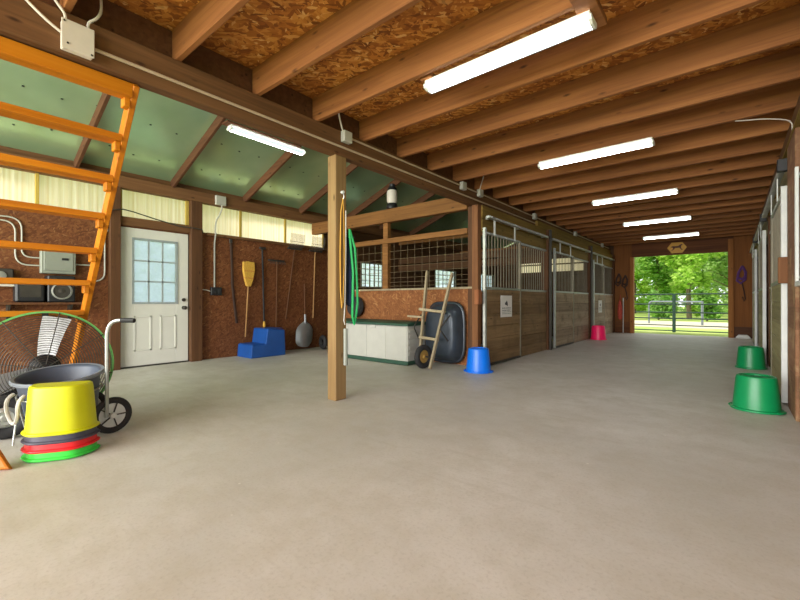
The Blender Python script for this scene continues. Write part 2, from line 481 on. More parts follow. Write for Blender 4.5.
# ================================================================== SETTING
XL, XB, SX, XR, YE, Y0 = -6.96, -3.05, -2.93, .42, 14.28, -3.0
struct('floor', MB().box(-7.1, 4.4, Y0, 14.5, -.15, 0), M['concrete'])
g = MB().box(-60, 60, 14.5, 90, -.3, -.03)
g.box(-60, -7.1, -30, 14.5, -.3, -.03); g.box(4.4, 60, -30, 14.5, -.3, -.03); g.box(-7.1, 4.4, -30, Y0, -.3, -.03)
struct('ground', g, M['grass'])
s = MB(); s.prism([(-30, 18.6), (20, 18.6), (24, 24), (5, 24.3), (-12, 24.3), (-32, 24)], -.03, -.012, lambda u, v, w: (u, v, w))
struct('sand_ground', s, M['sand'])
# ceiling over the aisle: strand board deck
d = MB()
for i in range(8):
    d.box(-3.14, 4.3, Y0 + i*2.44 - (0 if i else 0), min(14.3, Y0 + (i+1)*2.44 - .004), 2.957, 2.975)
struct('ceiling', d, M['osb_ceiling'])
# roof boards over the lean-to and loft, one slope each side
SL = .38
zs = lambda x: 2.92 + SL*(x - XL)
roof = MB()
xr = -1.3
roof.prism([(-7.3, zs(-7.3)), (xr, zs(xr)), (xr, zs(xr)+.04), (-7.3, zs(-7.3)+.04)], Y0, 14.4, lambda u, v, w: (u, w, v))
roof.mi = 1
for j in range(-2, 12):
    for yy in (.15, .45, .78, 1.1):
        for xx in (-6.5, -5.9, -5.3, -4.7, -4.1, -3.5):
            y = 1.44 + j*1.235 + yy + (.1 if int(xx*10) % 2 else 0) - 1.235; x = xx + rnd.uniform(-.05, .05)
            roof.box(x-.011, x+.011, y-.011, y+.011, zs(x)-.007, zs(x)+.002)
struct('roof_left', roof, [M['foil'], M['screw']])
roof = MB(); xe = 4.6
roof.prism([(xr, zs(xr)), (xe, zs(xr)-SL*(xe-xr)), (xe, zs(xr)-SL*(xe-xr)+.04), (xr, zs(xr)+.04)], Y0, 14.4, lambda u, v, w: (u, w, v))
struct('roof_right', roof, M['foil'])

# left wall: strand board with door opening, clear strip above, planked past the stall front
w = MB()
ZT = 2.17
w.box(XL-.03, XL, Y0, 1.93, 0, ZT); w.box(XL-.03, XL, 2.92, 5.95, 0, ZT)
w.box(XL-.03, XL, 1.93, 2.92, 2.105, ZT)
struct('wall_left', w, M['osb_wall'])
wins = [(6.95, 7.75, 1.36, 1.93), (10.1, 11.25, 1.42, 1.95), (12.95, 13.95, 1.36, 1.95)]
w = MB(); y = 5.95
w.box(XL-.05, XL, 5.79, 5.95, 2.171, 2.7)
for a, b, z0, z1 in wins:
    w.box(XL-.05, XL, y, a, 0, 2.7); w.box(XL-.05, XL, a, b, 0, z0); w.box(XL-.05, XL, a, b, z1, 2.7); y = b
w.box(XL-.05, XL, y, 14.3, 0, 2.7)
struct('wall_left_stalls', w, M['inside_plank'])
for i, (a, b, z0, z1) in enumerate(wins):
    f = MB()
    f.box(XL-.06, XL+.02, a-.03, a, z0-.03, z1+.03); f.box(XL-.06, XL+.02, b, b+.03, z0-.03, z1+.03)
    f.box(XL-.06, XL+.02, a, b, z0-.03, z0); f.box(XL-.06, XL+.02, a, b, z1, z1+.03)
    wo = struct('window_%d' % (i+2), f, M['pale_bar'])
    gb = MB()
    for k in range(1, 5): gb.box(XL-.035, XL-.015, a + (b-a)*k/5-.012, a + (b-a)*k/5+.012, z0, z1)
    for k in range(1, 4): gb.box(XL-.035, XL-.015, a, b, z0+(z1-z0)*k/4-.007, z0+(z1-z0)*k/4+.007)
    gb.build('grille', M['pale_bar'], wo)
    MB().box(XL-.055, XL-.05, a, b, z0, z1).build('pane', M['glass'], wo)
# clear strip panels, ribbed
def fibre(y0, y1, z0, z1, x):
    m = MB(); n = max(4, int((y1-y0)/.035)); pts = []
    for k in range(n+1):
        pts.append((y0 + (y1-y0)*k/n, x + (.006 if k % 3 == 0 else -.002)))
    vs = [(px, py, z0) for py, px in pts] + [(px-.003, py, z0) for py, px in pts[::-1]]
    N = len(vs); vs += [(a, b, z1) for a, b, c in vs]
    fs = []
    for k in range(N): l = (k+1) % N; fs.append((k, l, l+N, k+N))
    return m.add(vs, fs)
posts_y = [-2.0, -1.0, .06, 1.03, 1.86, 3.01, 3.84, 4.80, 5.78]
for i in range(len(posts_y)-1):
    a, b = posts_y[i], posts_y[i+1]
    struct('wall_left_clear_panel_%d' % (i+1), fibre(a+.0, b, ZT, 2.68, XL-.045), M['fibre'])
for y in (.06, 1.03, 3.84, 4.80, 5.78):
    struct('trim_strip_%d' % int(y*10+1), MB().box(XL-.04, XL-.002, y-.02, y+.02, ZT, 2.66), M['divider'], bevel=.003)
struct('trim_strip_door_left', MB().box(XL-.04, XL-.002, 1.93, 1.975, 2.25, 2.66), M['divider'])
struct('trim_strip_door_right', MB().box(XL-.04, XL-.002, 2.875, 2.92, 2.25, 2.66), M['divider'])
struct('trim_plate_left', MB().box(XL-.05, XL+.09, Y0, 14.28, 2.66, 2.83), M['beam'], bevel=.004)
struct('wall_left_eave', MB().box(XL-.05, XL+.0, Y0, 14.28, 2.83, 2.93), M['beam'])
struct('trim_ledge_left', MB().box(XL, XL+.05, 3.2, 5.9, 2.12, 2.17), M['beam'], bevel=.004)
struct('trim_door_head', MB().box(XL-.03, XL+.05, 1.93, 2.92, 2.12, 2.25), M['beam'], bevel=.004)
struct('trim_door_post_left', MB().box(XL-.03, XL+.1, 1.80, 1.93, 0, 2.66), M['stud'], bevel=.004)
struct('trim_door_post_right', MB().box(XL-.03, XL+.1, 2.92, 3.10, 0, 2.66), M['stud'], bevel=.004)
# fly door
db = MB()
gy0, gy1, gz0, gz1 = 2.126, 2.712, .985, 1.928
a, b = 1.945, 2.905
db.box(XL-.03, XL+.012, a, gy0, .02, 2.10); db.box(XL-.03, XL+.012, gy1, b, .02, 2.10)
db.box(XL-.03, XL+.012, gy0, gy1, .02, gz0); db.box(XL-.03, XL+.012, gy0, gy1, gz1, 2.10)
for p0, p1 in ((2.12, 2.36), (2.48, 2.72)):
    for q in ((p0, p1, .75, .775), (p0, p1, .24, .265)): db.box(XL+.012, XL+.02, *q)
    for q in ((p0, p0+.025, .24, .775), (p1-.025, p1, .24, .775)): db.box(XL+.012, XL+.02, *q)
door = struct('door_1', db, M['door_white'], bevel=.003)
fr = MB()
fr.box(XL+.0, XL+.022, gy0-.03, gy0, gz0-.03, gz1+.03); fr.box(XL, XL+.022, gy1, gy1+.03, gz0-.03, gz1+.03)
fr.box(XL, XL+.022, gy0, gy1, gz0-.03, gz0); fr.box(XL, XL+.022, gy0, gy1, gz1, gz1+.03)
for k in (1, 2):
    y = gy0+(gy1-gy0)*k/3; fr.box(XL, XL+.018, y-.011, y+.011, gz0, gz1)
    z = gz0+(gz1-gz0)*k/3; fr.box(XL, XL+.018, gy0, gy1, z-.011, z+.011)
fr.build('window_frame', M['frame_grey'], door)
MB().box(XL-.01, XL-.005, gy0, gy1, gz0, gz1).build('pane', M['glass'], door)
MX = Matrix.Rotation(R(90), 4, 'Y')
MB().lathe([(.03, 0), (.03, .012), (.014, .014), (.014, .04), (.03, .045), (.032, .065), (.02, .08)], 14, (XL+.012, 2.832, .89), MX).build('door_knob', M['dark_metal'], door, smooth=True)
MB().lathe([(.028, 0), (.028, .02), (.012, .022)], 14, (XL+.012, 2.832, 1.02), MX).build('deadbolt', M['dark_metal'], door, smooth=True)
MB().box(XL-.03, XL+.03, 1.94, 2.91, .0, .02).build('threshold', M['dark_metal'], door)

# end wall
w = MB()
w.box(SX, -2.43, YE, YE+.04, 0, 2.955)
struct('wall_end_left', w, M['end_board'])
struct('wall_end_right', MB().box(.02, .42, YE, YE+.04, 0, 2.955), M['end_board'])
struct('wall_end_header', MB().box(-2.43, .02, YE, YE+.05, 2.36, 2.95), M['end_head'])
struct('trim_end_kick', MB().box(SX+.05, -2.45, YE-.03, YE, 0, .35), M['end_head'], bevel=.004)
struct('trim_jamb_left', MB().box(-2.47, -2.37, YE-.07, YE+.12, 0, 2.36), M['jamb'], bevel=.005)
struct('trim_jamb_right', MB().box(-.10, .02, YE-.07, YE+.12, 0, 2.70), M['jamb'], bevel=.005)
w = MB()
w.box(-7, SX, YE, YE+.05, 0, 2.03); w.box(-7, -6.1, YE, YE+.05, 2.03, 2.48); w.box(-3.6, SX, YE, YE+.05, 2.03, 2.48)
w.box(-6.1, -3.6, YE, YE+.05, 2.27, 2.31)
struct('wall_end_stalls', w, M['inside_plank_x'])
w = MB(); w.prism([(-7, 2.48), (SX, 2.48), (SX, 4.4), (-7, zs(-7)-.03)], YE, YE+.05, lambda u, v, q: (u, q, v)); struct('wall_end_gable_left', w, M['inside_plank_x'])
w = MB(); w.prism([(SX, 2.96), (4.4, 2.96), (xr, zs(xr)-.02), (SX, zs(SX)-.02)], YE+.06, YE+.1, lambda u, v, q: (u, q, v)); struct('wall_end_gable', w, M['inside_plank_x'])
MBf = MB()
for a, b in ((2.03, 2.27), (2.31, 2.48)): MBf.box(-6.1, -3.6, YE+.04, YE+.045, a, b)
struct('wall_end_clear_panel', MBf, M['fibre'])
struct('wall_end_right_stalls', MB().box(.42, 4.4, YE, YE+.05, 0, 2.96), M['inside_plank_x'])
struct('wall_right_outer', MB().box(4.3, 4.35, 4.6, YE, 0, 2.96), M['inside_plank'])
struct('wall_right_return', MB().box(.62, 4.3, 3.55, 3.6, 0, 2.96), M['inside_plank_x'])

# beams
struct('trim_beam_left', MB().box(-3.15, XB, Y0, YE, 2.47, 2.72), M['beam'], bevel=.005)
struct('trim_beam_blocking', MB().box(-3.17, -3.13, Y0, YE, 2.725, 2.956), M['rafter'])
struct('trim_right_rail', MB().box(.392, .428, 1.0, 14.1, 2.44, 2.468), M['header_pine'])
struct('trim_beam_right', MB().box(XR+.01, XR+.13, 1.0, YE, 2.47, 2.72), M['beam'], bevel=.005)

# ================================================================== JOISTS, RAFTERS, POSTS
jb = thing('ceiling_joist', '', 'joist', (0, 0, 0), group='ceiling joists over the aisle')
MB().box(-3.12, 4.2, -.02, .02, 2.722, 2.956).build('timber', M['joist'], jb, bevel=.003)
jlist = [3.10 + .63*k for k in range(-4, 18)]
def joist_label(i):
    if i == 0: return 'nearest brown ceiling joist, crossing the top left corner above the ladder'
    return 'brown ceiling joist, %s back from the ladder end of the deck' % ORD[i]
for i, y in enumerate(jlist):
    o = jb if i == 0 else dup(jb)
    o.location = (0, y, 0); o['label'] = joist_label(i)

rb = thing('rafter', '', 'rafter', (0, 0, 0), group='rafters under the green roof boards')
rm = MB()
xa, xb = XL+.02, xr
rm.prism([(xa, zs(xa)-.145), (xb, zs(xb)-.145), (xb, zs(xb)-.002), (xa, zs(xa)-.002)], -.02, .02, lambda u, v, q: (u, q, v))
rm.build('timber', M['rafter'], rb, bevel=.003)
RY = [1.42, 2.65, 3.88, 5.12, 6.35, 7.58, 8.82]
RLAB = ['dark rafter crossing the green roof boards behind the orange ladder', 'dark rafter holding the near end of the lean-to lamp',
        'dark rafter holding the far end of the lean-to lamp', 'dark rafter passing left of the free-standing post top',
        'dark rafter just right of the free-standing post top', 'dark rafter behind the white lantern over the stall front', 'deepest dark rafter seen over the stall mesh']
for i, y in enumerate(RY):
    o = rb if i == 0 else dup(rb)
    o.location = (0, y, 0); o['label'] = RLAB[i]

pt = thing('support_post', 'free-standing square wooden post in the middle of the barn floor', 'post', (-3.11, 2.755, 0))
MB().box(-3.18, -3.055, 2.69, 2.835, 0, 2.47).build('timber', M['post'], pt, bevel=.006)
MB().tube([(-3.031, 2.80, .72), (-3.031, 2.80, .35)], .022, 8).build('grey_sleeve', M['panel_grey'], pt, smooth=True)

# ================================================================== LAMPS
def lamp(loc, ln, label, grp, axis='X', board=True):
    rz = 0 if axis == 'X' else R(90)
    t_ = thing('fluorescent_light', label, 'light', loc, 0, grp)
    h = ln/2
    MB().box(loc[0]-h, loc[0]+h, loc[1]-.055, loc[1]+.055, loc[2]+.055, loc[2]+.083).build('housing', M['lens_end'], t_)
    p = [(-.058, .056), (-.064, .045), (-.056, .024), (-.024, .012), (.024, .012), (.056, .024), (.064, .045), (.058, .056)]
    m = MB().prism(p, loc[0]-h+.01, loc[0]+h-.01, lambda u, v, q: (q, loc[1]+u, loc[2]+v))
    m.m = [0, 0, 1, 1, 1, 0, 1, 1, 1, 0]
    m.build('diffuser', [M['lens'], M['lens_side']], t_)
    for s in (-1, 1):
        m = MB().prism([(u*1.05, v*1.02-.001) for u, v in p], loc[0]+s*h-.008, loc[0]+s*h+.012, lambda u, v, q: (q, loc[1]+u, loc[2]+v)); m.build('end_cap', M['lens_end'], t_)
    return t_
LL = ['nearest bright fluorescent light under the ceiling joists', 'second fluorescent light along the aisle ceiling, right of the stall corner',
      'third fluorescent light along the aisle ceiling', 'fourth fluorescent light along the aisle ceiling', 'farthest fluorescent light, in front of the yellow horse sign']
l0 = lamp((-1.25, 2.6, 2.64), 1.2, LL[0], 'aisle ceiling lights')
for i, y in enumerate((4.99, 7.46, 9.98, 12.50)):
    dup(l0, (-1.25, y, 2.64), 0, LL[i+1])
l6 = dup(l0, (-5.25, 3.33, 3.30), R(90), 'fluorescent light slung between rafters of the green sloped roof')
del l6['group']
for i, (x0, x1, lb) in enumerate(((-1.88, -1.78, 'left'), (-.72, -.6, 'right'))):
    tag(MB().box(x0, x1, 2.52 if lb == 'left' else 2.36, 2.66 if lb == 'left' else 2.75, 2.721, 2.765).build('mounting_block', M['joist'], bevel=.003), 'wooden mounting block above the %s end of the nearest light' % lb, 'block')
tag(MB().box(-5.33, -5.17, 2.66, 3.855, 3.388, 3.41).build('mounting_board', M['rafter'], bevel=.003), 'wooden board carrying the lean-to fluorescent light', 'board')

# ================================================================== LEFT STALL ROW
def stall_door(name, y0, y1, xf, lowmat, label, side=1, barstep=.105, stilemat=None, group=None, z_top=2.05, hang=True):
    """sliding stall door in the plane x=xf, its face towards side"""
    t_ = thing(name, label, 'stall door', (xf, (y0+y1)/2, 0), 0, group, 'thing')
    stilemat = stilemat or M['galv']
    th = .045
    x0, x1 = xf, xf - side*th
    MB().box(x0, x1, y0, y0+.05, .02, z_top+.06).build('stile', stilemat, t_, bevel=.004)
    MB().box(x0, x1, y1-.04, y1, .02, z_top).build('stile', M['pale_bar'], t_, bevel=.004)
    MB().box(x0, x1, y0+.05, y1-.04, z_top-.035, z_top).build('top_rail', M['galv'], t_, bevel=.004)
    MB().box(x0, x1, y0+.05, y1-.04, 1.18, 1.215).build('middle_rail', M['galv'], t_, bevel=.004)
    MB().box(x0, x1, y0+.05, y1-.04, .02, .05).build('bottom_rail', M['dark_metal'], t_)
    pm = MB()
    for k in range(6):
        z0 = .052 + k*.188
        pm.box(x0-side*.008, x1+side*.004, y0+.05, y1-.04, z0, min(z0+.184, 1.178))
    pm.build('plank_panel', lowmat, t_, bevel=.003)
    n = int(round((y1-y0-.09)/barstep))
    for k in range(1, n):
        y = y0+.05 + (y1-y0-.09)*k/n
        MB().tube([(xf-side*.022, y, 1.215), (xf-side*.022, y, z_top-.035)], .007, 6).build('bar', M['pale_bar'], t_, smooth=True)
    if hang:
        for y in (y0+.3, y1-.28):
            m = MB().box(xf+side*.002, xf+side*.012, y-.025, y+.025, z_top-.03, z_top+.2)
            m.build('hanger', M['white_paint'], t_, bevel=.002)
    return t_
def stall_panel(name, y0, y1, xf, lowmat, label, side=1, barstep=.105, group=None, z_top=2.05):
    t_ = thing(name, label, 'stall panel', (xf, (y0+y1)/2, 0), 0, group)
    x0, x1 = xf, xf - side*.04
    MB().box(x0, x1, y0, y1, z_top-.035, z_top).build('top_rail', M['galv'], t_, bevel=.004)
    MB().box(x0, x1, y0, y1, 1.18, 1.215).build('middle_rail', M['galv'], t_, bevel=.004)
    pm = MB()
    for k in range(7):
        z0 = .003 + k*.188
        pm.box(x0-side*.003, x1, y0, y1, z0, min(z0+.184, 1.178))
    pm.build('plank_panel', lowmat, t_, bevel=.003)
    n = int(round((y1-y0)/barstep))
    for k in range(1, n):
        y = y0 + (y1-y0)*k/n
        MB().tube([(xf-side*.02, y, 1.215), (xf-side*.02, y, z_top-.035)], .007, 6).build('bar', M['pale_bar'], t_, smooth=True)
    return t_
XD = -2.86
d1 = stall_door('sliding_door', 5.47, 6.80, XD, M['stall_plank'], 'nearest left sliding stall door, brown planks below bars, beside the blue tub')
d2 = stall_door('sliding_door', 8.55, 9.85, XD, M['pale_plank'], 'middle left sliding stall door of pale worn planks, standing proud of the row')
d3 = stall_door('sliding_door', 11.62, 12.75, XD, M['pale_plank'], 'farthest left sliding stall door, behind the pink tub')
stall_panel('fixed_panel', 6.72, 8.24, SX, M['stall_plank'], 'fixed brown stall panel with bars, right of the nearest left door')
stall_panel('fixed_panel', 9.80, 11.36, SX, M['pale_plank'], 'fixed pale stall panel between the middle and farthest left doors')
stall_panel('fixed_panel', 12.70, 14.1, SX, M['pale_plank'], 'last fixed stall panel on the left, against the end wall')
struct('trim_corner_post', MB().box(-3.06, -2.96, 5.42, 5.53, 0, 2.46), M['corner'], bevel=.005)
struct('trim_corner_post_inner', MB().box(-3.16, -3.065, 5.47, 5.58, 0, 2.46), M['stud'], bevel=.005)
for i, y in enumerate((8.26, 11.38, 14.12)):
    struct('trim_stall_post_%d' % (i+1), MB().box(-3.06, -2.90, y, y+.14, 0, 2.46), M['stud'], bevel=.005)
    if i < 2: struct('trim_stall_strap_%d' % (i+1), MB().box(-2.895, -2.86, y+.03, y+.10, 0, 2.46), M['dark_metal'], bevel=.004)
# boards above the tracks
for i, (a, b) in enumerate(((5.53, 8.26), (8.40, 11.38), (11.52, 14.12))):
    h = MB(); h.box(-3.0, -2.94, a, b, 2.06, 2.255); h.box(-3.0, -2.94, a, b, 2.262, 2.465)
    struct('trim_header_%d' % (i+1), h, M['header_pine'], bevel=.004)
    trk = thing('door_track', ['galvanized door track over the nearest left stall', 'galvanized door track over the middle left stall', 'galvanized door track over the farthest left stall'][i],
                'track', (XD, (a+b)/2, 2.28), group='left stall door tracks')
    MB().box(XD-.035, XD+.02, a+.03, b-.16, 2.262, 2.30).build('rail', M['galv'], trk, bevel=.004)
    for y in (a+.12, (a+b)/2-.1, b-.28):
        MB().box(-2.94, XD-.036, y-.02, y+.02, 2.26, 2.30).build('bracket', M['galv'], trk)
struct('trim_yellow_rail', MB().box(-3.04, -2.985, 7.9, 14.1, 2.475, 2.60), M['header_pine'], bevel=.004)
# latch blocks
tag(MB().box(-2.955, -2.885, 5.30, 5.41, .95, 1.17).build('latch_block', M['brick_wood'], bevel=.006), 'reddish wooden block on the corner post beside the nearest left door', 'block')

# stall front facing the camera
YF = 5.5
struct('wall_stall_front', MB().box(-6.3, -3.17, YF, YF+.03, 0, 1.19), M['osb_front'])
struct('trim_stall_sill', MB().box(-6.3, -3.065, YF-.035, YF+.05, 1.19, 1.222), M['barrow_wood'], bevel=.004)
struct('trim_stall_top_rail', MB().box(-6.3, -3.17, YF-.03, YF+.04, 2.045, 2.135), M['beam_x'], bevel=.004)
struct('trim_stall_tie_beam', MB().box(-6.95, -3.16, YF-.06, YF+.05, 2.42, 2.655), M['beam_x'], bevel=.005)
struct('trim_stall_mid_post', MB().box(-4.95, -4.82, YF-.02, YF+.07, 1.222, 2.045), M['beam_x'], bevel=.004)
struct('trim_stall_mid_post_upper', MB().box(-4.93, -4.82, YF-.02, YF+.07, 2.135, 2.42), M['beam_x'], bevel=.004)
struct('trim_stall_side_post', MB().box(-6.4, -6.3, YF-.05, YF+.06, 0, 2.42), M['stud'], bevel=.004)
wp = thing('wire_mesh', 'square wire mesh filling the stall front above the grey storage chest', 'wire mesh', (-4.7, YF+.02, 1.22))
ZW = [1.27, 1.34, 1.42, 1.52, 1.63, 1.76, 1.90]
hw = MB()
for z in ZW: hw.tube([(-6.3, YF+.05, z), (-3.17, YF+.05, z)], .003, 5)
hw.build('horizontal_wires', M['wire'], wp)
vw = MB()
for k in range(1, 20): vw.tube([(-6.3+.157*k, YF+.058, 1.222), (-6.3+.157*k, YF+.058, 2.045)], .003, 5)
vw.build('vertical_wires', M['wire'], wp)
# partitions between stalls (kept open above)
for i, y in enumerate((8.33, 11.45)):
    p = MB()
    for k in range(6): p.box(-6.9, -3.07, y-.02, y+.02, .01+k*.2, .205+k*.2)
    struct('partition_%d' % (i+1), p, M['inside_plank_x'])
    struct('trim_partition_rail_%d' % (i+1), MB().box(-6.9, -3.07, y-.03, y+.03, 2.50, 2.62), M['beam_x'])
# two high boards on the first partition
b_ = MB()
for z in (1.79, 1.98): b_.box(-6.9, -3.07, 8.29, 8.31, z, z+.15)
struct('partition_boards', b_, M['inside_plank_x'])

# ================================================================== RIGHT STALL ROW
XRD = .36
stall_panel('fixed_panel', 4.0, 4.66, .42, M['right_plank'], 'reddish plank panel with white sill cut by the right frame edge', side=-1)
struct('trim_right_post', MB().box(.40, .52, 4.67, 5.28, 0, 2.46), M['right_plank'], bevel=.006)
struct('trim_right_white_sill', MB().box(.395, .419, 4.0, 4.66, 1.12, 1.16), M['white_paint'], bevel=.003)
struct('trim_right_white_stile', MB().box(.395, .418, 4.60, 4.66, 1.16, 2.1), M['white_paint'], bevel=.003)
struct('trim_right_header', MB().box(.44, .50, 4.0, 14.1, 2.07, 2.465), M['olive_plank'])
RD = [(5.34, 6.75, 'nearest right sliding stall door with wide white edge, beside the near green tub'),
      (8.5, 9.85, 'middle right sliding stall door with white edge, behind the far green tub'),
      (11.5, 12.8, 'farthest right sliding stall door, near the purple halter')]
for a, b, lb in RD:
    stall_door('sliding_door', a, b, XRD, M['olive_plank'], lb, side=-1, stilemat=M['white_paint'])
for a, b, lb in ((6.7, 8.28, 'fixed stall panel with bars behind the far green tub'), (9.8, 11.3, 'fixed stall panel between the middle and farthest right doors'), (12.75, 14.1, 'last fixed stall panel on the right, by the end wall')):
    stall_panel('fixed_panel', a, b, .43, M['olive_plank'], lb, side=-1)
for i, y in enumerate((8.3, 11.32, 14.12)):
    struct('trim_right_stall_post_%d' % (i+1), MB().box(.42, .56, y, y+.14, 0, 2.46), M['stud'], bevel=.005)
for i, (a, b, lb) in enumerate(((5.3, 8.2, 'nearest'), (8.45, 11.2, 'middle'), (11.45, 14.0, 'farthest'))):
    trk = thing('door_track', 'galvanized door track over the %s right stall' % lb, 'track', (XRD, (a+b)/2, 2.3), group='right stall door tracks')
    MB().box(XRD-.02, XRD+.035, a, b, 2.255, 2.305).build('rail', M['galv'], trk, bevel=.01, smooth=True, segs=2)
    for y in (a+.1, (a+b)/2, b-.2): MB().box(XRD+.036, .44, y-.02, y+.02, 2.26, 2.30).build('bracket', M['header_pine'], trk)
    MB().box(XRD-.03, XRD+.05, a-.02, a+.05, 2.24, 2.36).build('end_stop', M['black'], trk, bevel=.006)
tag(MB().box(.335, .415, 5.27, 5.33, 1.17, 1.42).build('latch_block', M['corner'], bevel=.006), 'reddish wooden latch block beside the nearest right door edge', 'block')

# ================================================================== LADDER
lt = thing('loft_ladder', 'orange wooden loft ladder leaning on the beam at upper left', 'ladder', (-3.12, .57, 0))
A = Vector((-3.12, 0, 2.47)); B = Vector((-5.07, 0, .0))
for y in (.957, .16):
    m = MB().bar(A + Vector((0, y, 0)), B + Vector((0, y, .01)), .038, .10, (1, 0, 1)); m.build('stile', M['ladder_z'], lt, bevel=.004)
for z in (2.40, 2.15, 1.90, 1.65, 1.40, 1.15, .90):
    x = A.x + (2.47-z)*(B.x-A.x)/2.47
    if z == 2.40: MB().box(x-.02, x+.075, .18, .94, z-.03, z+.06).build('tread', M['ladder'], lt, bevel=.004)
    else: MB().box(x-.068, x+.068, .18, .94, z-.022, z+.022).build('tread', M['ladder'], lt, bevel=.004)
    for y in (.92, .198): MB().box(x-.045, x+.03, y-.018, y+.018, z-.085, z-.021).build('cleat', M['ladder'], lt, bevel=.004)
tb = MB(); tb.prism([(-.075, 0), (.075, 0), (.075, .8), (.05, .86), (-.075, .86)], -.03, .03,
                    lambda u, v, q: Vector((-3.335, .325, .005)) + Vector((.64, .77, 0))*u*.9 + Vector((-.62, -.30, .72))*v + Vector((.5, -.42, .35))*q)
tag(tb.build('wooden_board', M['ladder_z'], bevel=.012, segs=2), 'end of an orange wooden board cut by the left frame edge', 'board')

# ================================================================== ELECTRICS
tag(MB().box(XL, XL+.1, 1.05, 1.41, 1.36, 1.72).build('electrical_panel', M['panel_grey'], bevel=.008), '', '')
ep = [o for o in C.objects if o.name.startswith('electrical_panel')][0]
tag(ep, 'grey electrical panel on the wall behind the ladder rungs', 'electrical panel')
MB().box(XL+.1, XL+.108, 1.08, 1.38, 1.40, 1.69).build('panel_door', M['panel_grey'], ep, bevel=.004)
MB().box(XL+.108, XL+.114, 1.26, 1.33, 1.54, 1.57).build('latch', M['black'], ep)
sp = thing('radio_speaker', 'black speaker with a pale ringed cone under the electrical panel', 'speaker', (XL+.16, 1.24, 0.98))
MB().box(XL, XL+.22, 1.10, 1.38, .985, 1.33).build('cabinet', M['black'], sp, bevel=.012)
MB().lathe([(.105, 0), (.11, .012), (.092, .016), (.09, .004), (.05, -.01)], 24, (XL+.221, 1.24, 1.13), MX, cap0=False).build('speaker_ring', M['galv'], sp, smooth=True)
MB().lathe([(.09, .0), (.05, -.004), (.02, .008)], 20, (XL+.225, 1.24, 1.13), MX).build('cone', M['dark_metal'], sp, smooth=True)
MB().lathe([(.03, 0), (.03, .01), (.01, .012)], 14, (XL+.221, 1.17, 1.27), MX).build('tweeter', M['dark_metal'], sp, smooth=True)
rb_ = thing('black_box', 'black box standing left of the ringed speaker', 'box', (XL+.14, .97, .98))
MB().box(XL, XL+.2, .80, 1.08, .985, 1.27).build('case', M['black'], rb_, bevel=.02)
MB().box(XL+.2, XL+.206, .84, 1.04, 1.05, 1.22).build('grille', M['dark_metal'], rb_)
sh = thing('wall_shelf', 'narrow wooden shelf under the black speaker', 'shelf', (XL+.12, 1.0, .95))
MB().box(XL, XL+.26, .62, 1.46, .955, .983).build('board', M['handle_dark'], sh, bevel=.003)
for y in (.75, 1.35):
    m = MB().prism([(0, 0), (.2, 0), (0, -.2)], y-.012, y+.012, lambda u, v, q: (XL+u, q, .954+v)); m.build('bracket', M['dark_metal'], sh)
fl = thing('work_light', 'grey device with a round dial at the left frame edge, above a pale shelf', 'device', (XL+.05, .68, 1.22))
MB().box(XL, XL+.09, .52, .80, 1.24, 1.40).build('body', M['dark_metal'], fl, bevel=.012)
MB().lathe([(.05, 0), (.055, .015), (.03, .02)], 18, (XL+.09, .68, 1.31), MX).build('dial', M['galv'], fl, smooth=True)
tag(MB().box(XL, XL+.12, .45, .86, 1.18, 1.205).build('wall_shelf', M['pvc'], bevel=.003), 'pale little shelf at the left frame edge', 'shelf')
def arc(p, c, q, n=6):
    p, c, q = Vector(p), Vector(c), Vector(q)
    return [p*(1-t)**2 + c*2*t*(1-t) + q*t*t for t in [k/n for k in range(n+1)]]
x = XL+.02
def conduit(pts, r, name, label, m='box_grey'):
    return tag(MB().tube(pts, r, 7).build(name, M[m], smooth=True), label, 'conduit')
conduit([(x, .55, 2.05)] + arc((x, .75, 2.05), (x, .88, 2.05), (x, .88, 1.9)) + arc((x, .88, 1.66), (x, .88, 1.56), (x, .98, 1.56)) + [(x, 1.05, 1.56)], .009, 'bent_conduit', 'upper bent conduit entering the left side of the electrical panel')
conduit([(x, .55, 2.0)] + arc((x, .70, 2.0), (x, .82, 2.0), (x, .82, 1.86)) + arc((x, .82, 1.6), (x, .82, 1.46), (x, .95, 1.46)) + [(x, 1.05, 1.46)], .009, 'bent_conduit', 'lower bent conduit entering the left side of the electrical panel')
conduit([(x, 1.41, 1.5)] + arc((x, 1.60, 1.5), (x, 1.70, 1.5), (x, 1.70, 1.62)) + [(x, 1.70, 2.0)], .010, 'bent_conduit', 'thin conduit rising from the right of the electrical panel')
conduit([(x, 1.50, 1.28)] + arc((x, 1.62, 1.28), (x, 1.755, 1.28), (x, 1.755, 1.42)) + [(x, 1.755, 2.0)], .010, 'bent_conduit', 'conduit bending up beside the left door post')
tag(MB().box(XL, XL+.05, 1.68, 1.79, 2.0, 2.1).build('junction_box', M['box_grey'], bevel=.004), 'small grey junction box left of the white door head', 'junction box')
cb = [(XL+.06, 1.77, 2.1), (XL+.13, 1.80, 2.3), (XL+.13, 1.95, 2.335), (XL+.07, 2.1, 2.33), (XL+.06, 2.4, 2.27), (XL+.06, 2.75, 2.21), (XL+.13, 2.95, 2.20), (XL+.13, 3.08, 2.19), (XL+.03, 3.14, 2.15)]
tag(MB().tube(cb, .009, 6).build('door_cable', M['dark_metal'], smooth=True), 'loose grey cable strung over the white door', 'cable')
wb = thing('junction_box', 'grey junction box on the top plate right of the white door', 'junction box', (XL+.12, 3.40, 2.68))
MB().box(XL+.09, XL+.14, 3.31, 3.49, 2.66, 2.82).build('box', M['box_grey'], wb, bevel=.006)
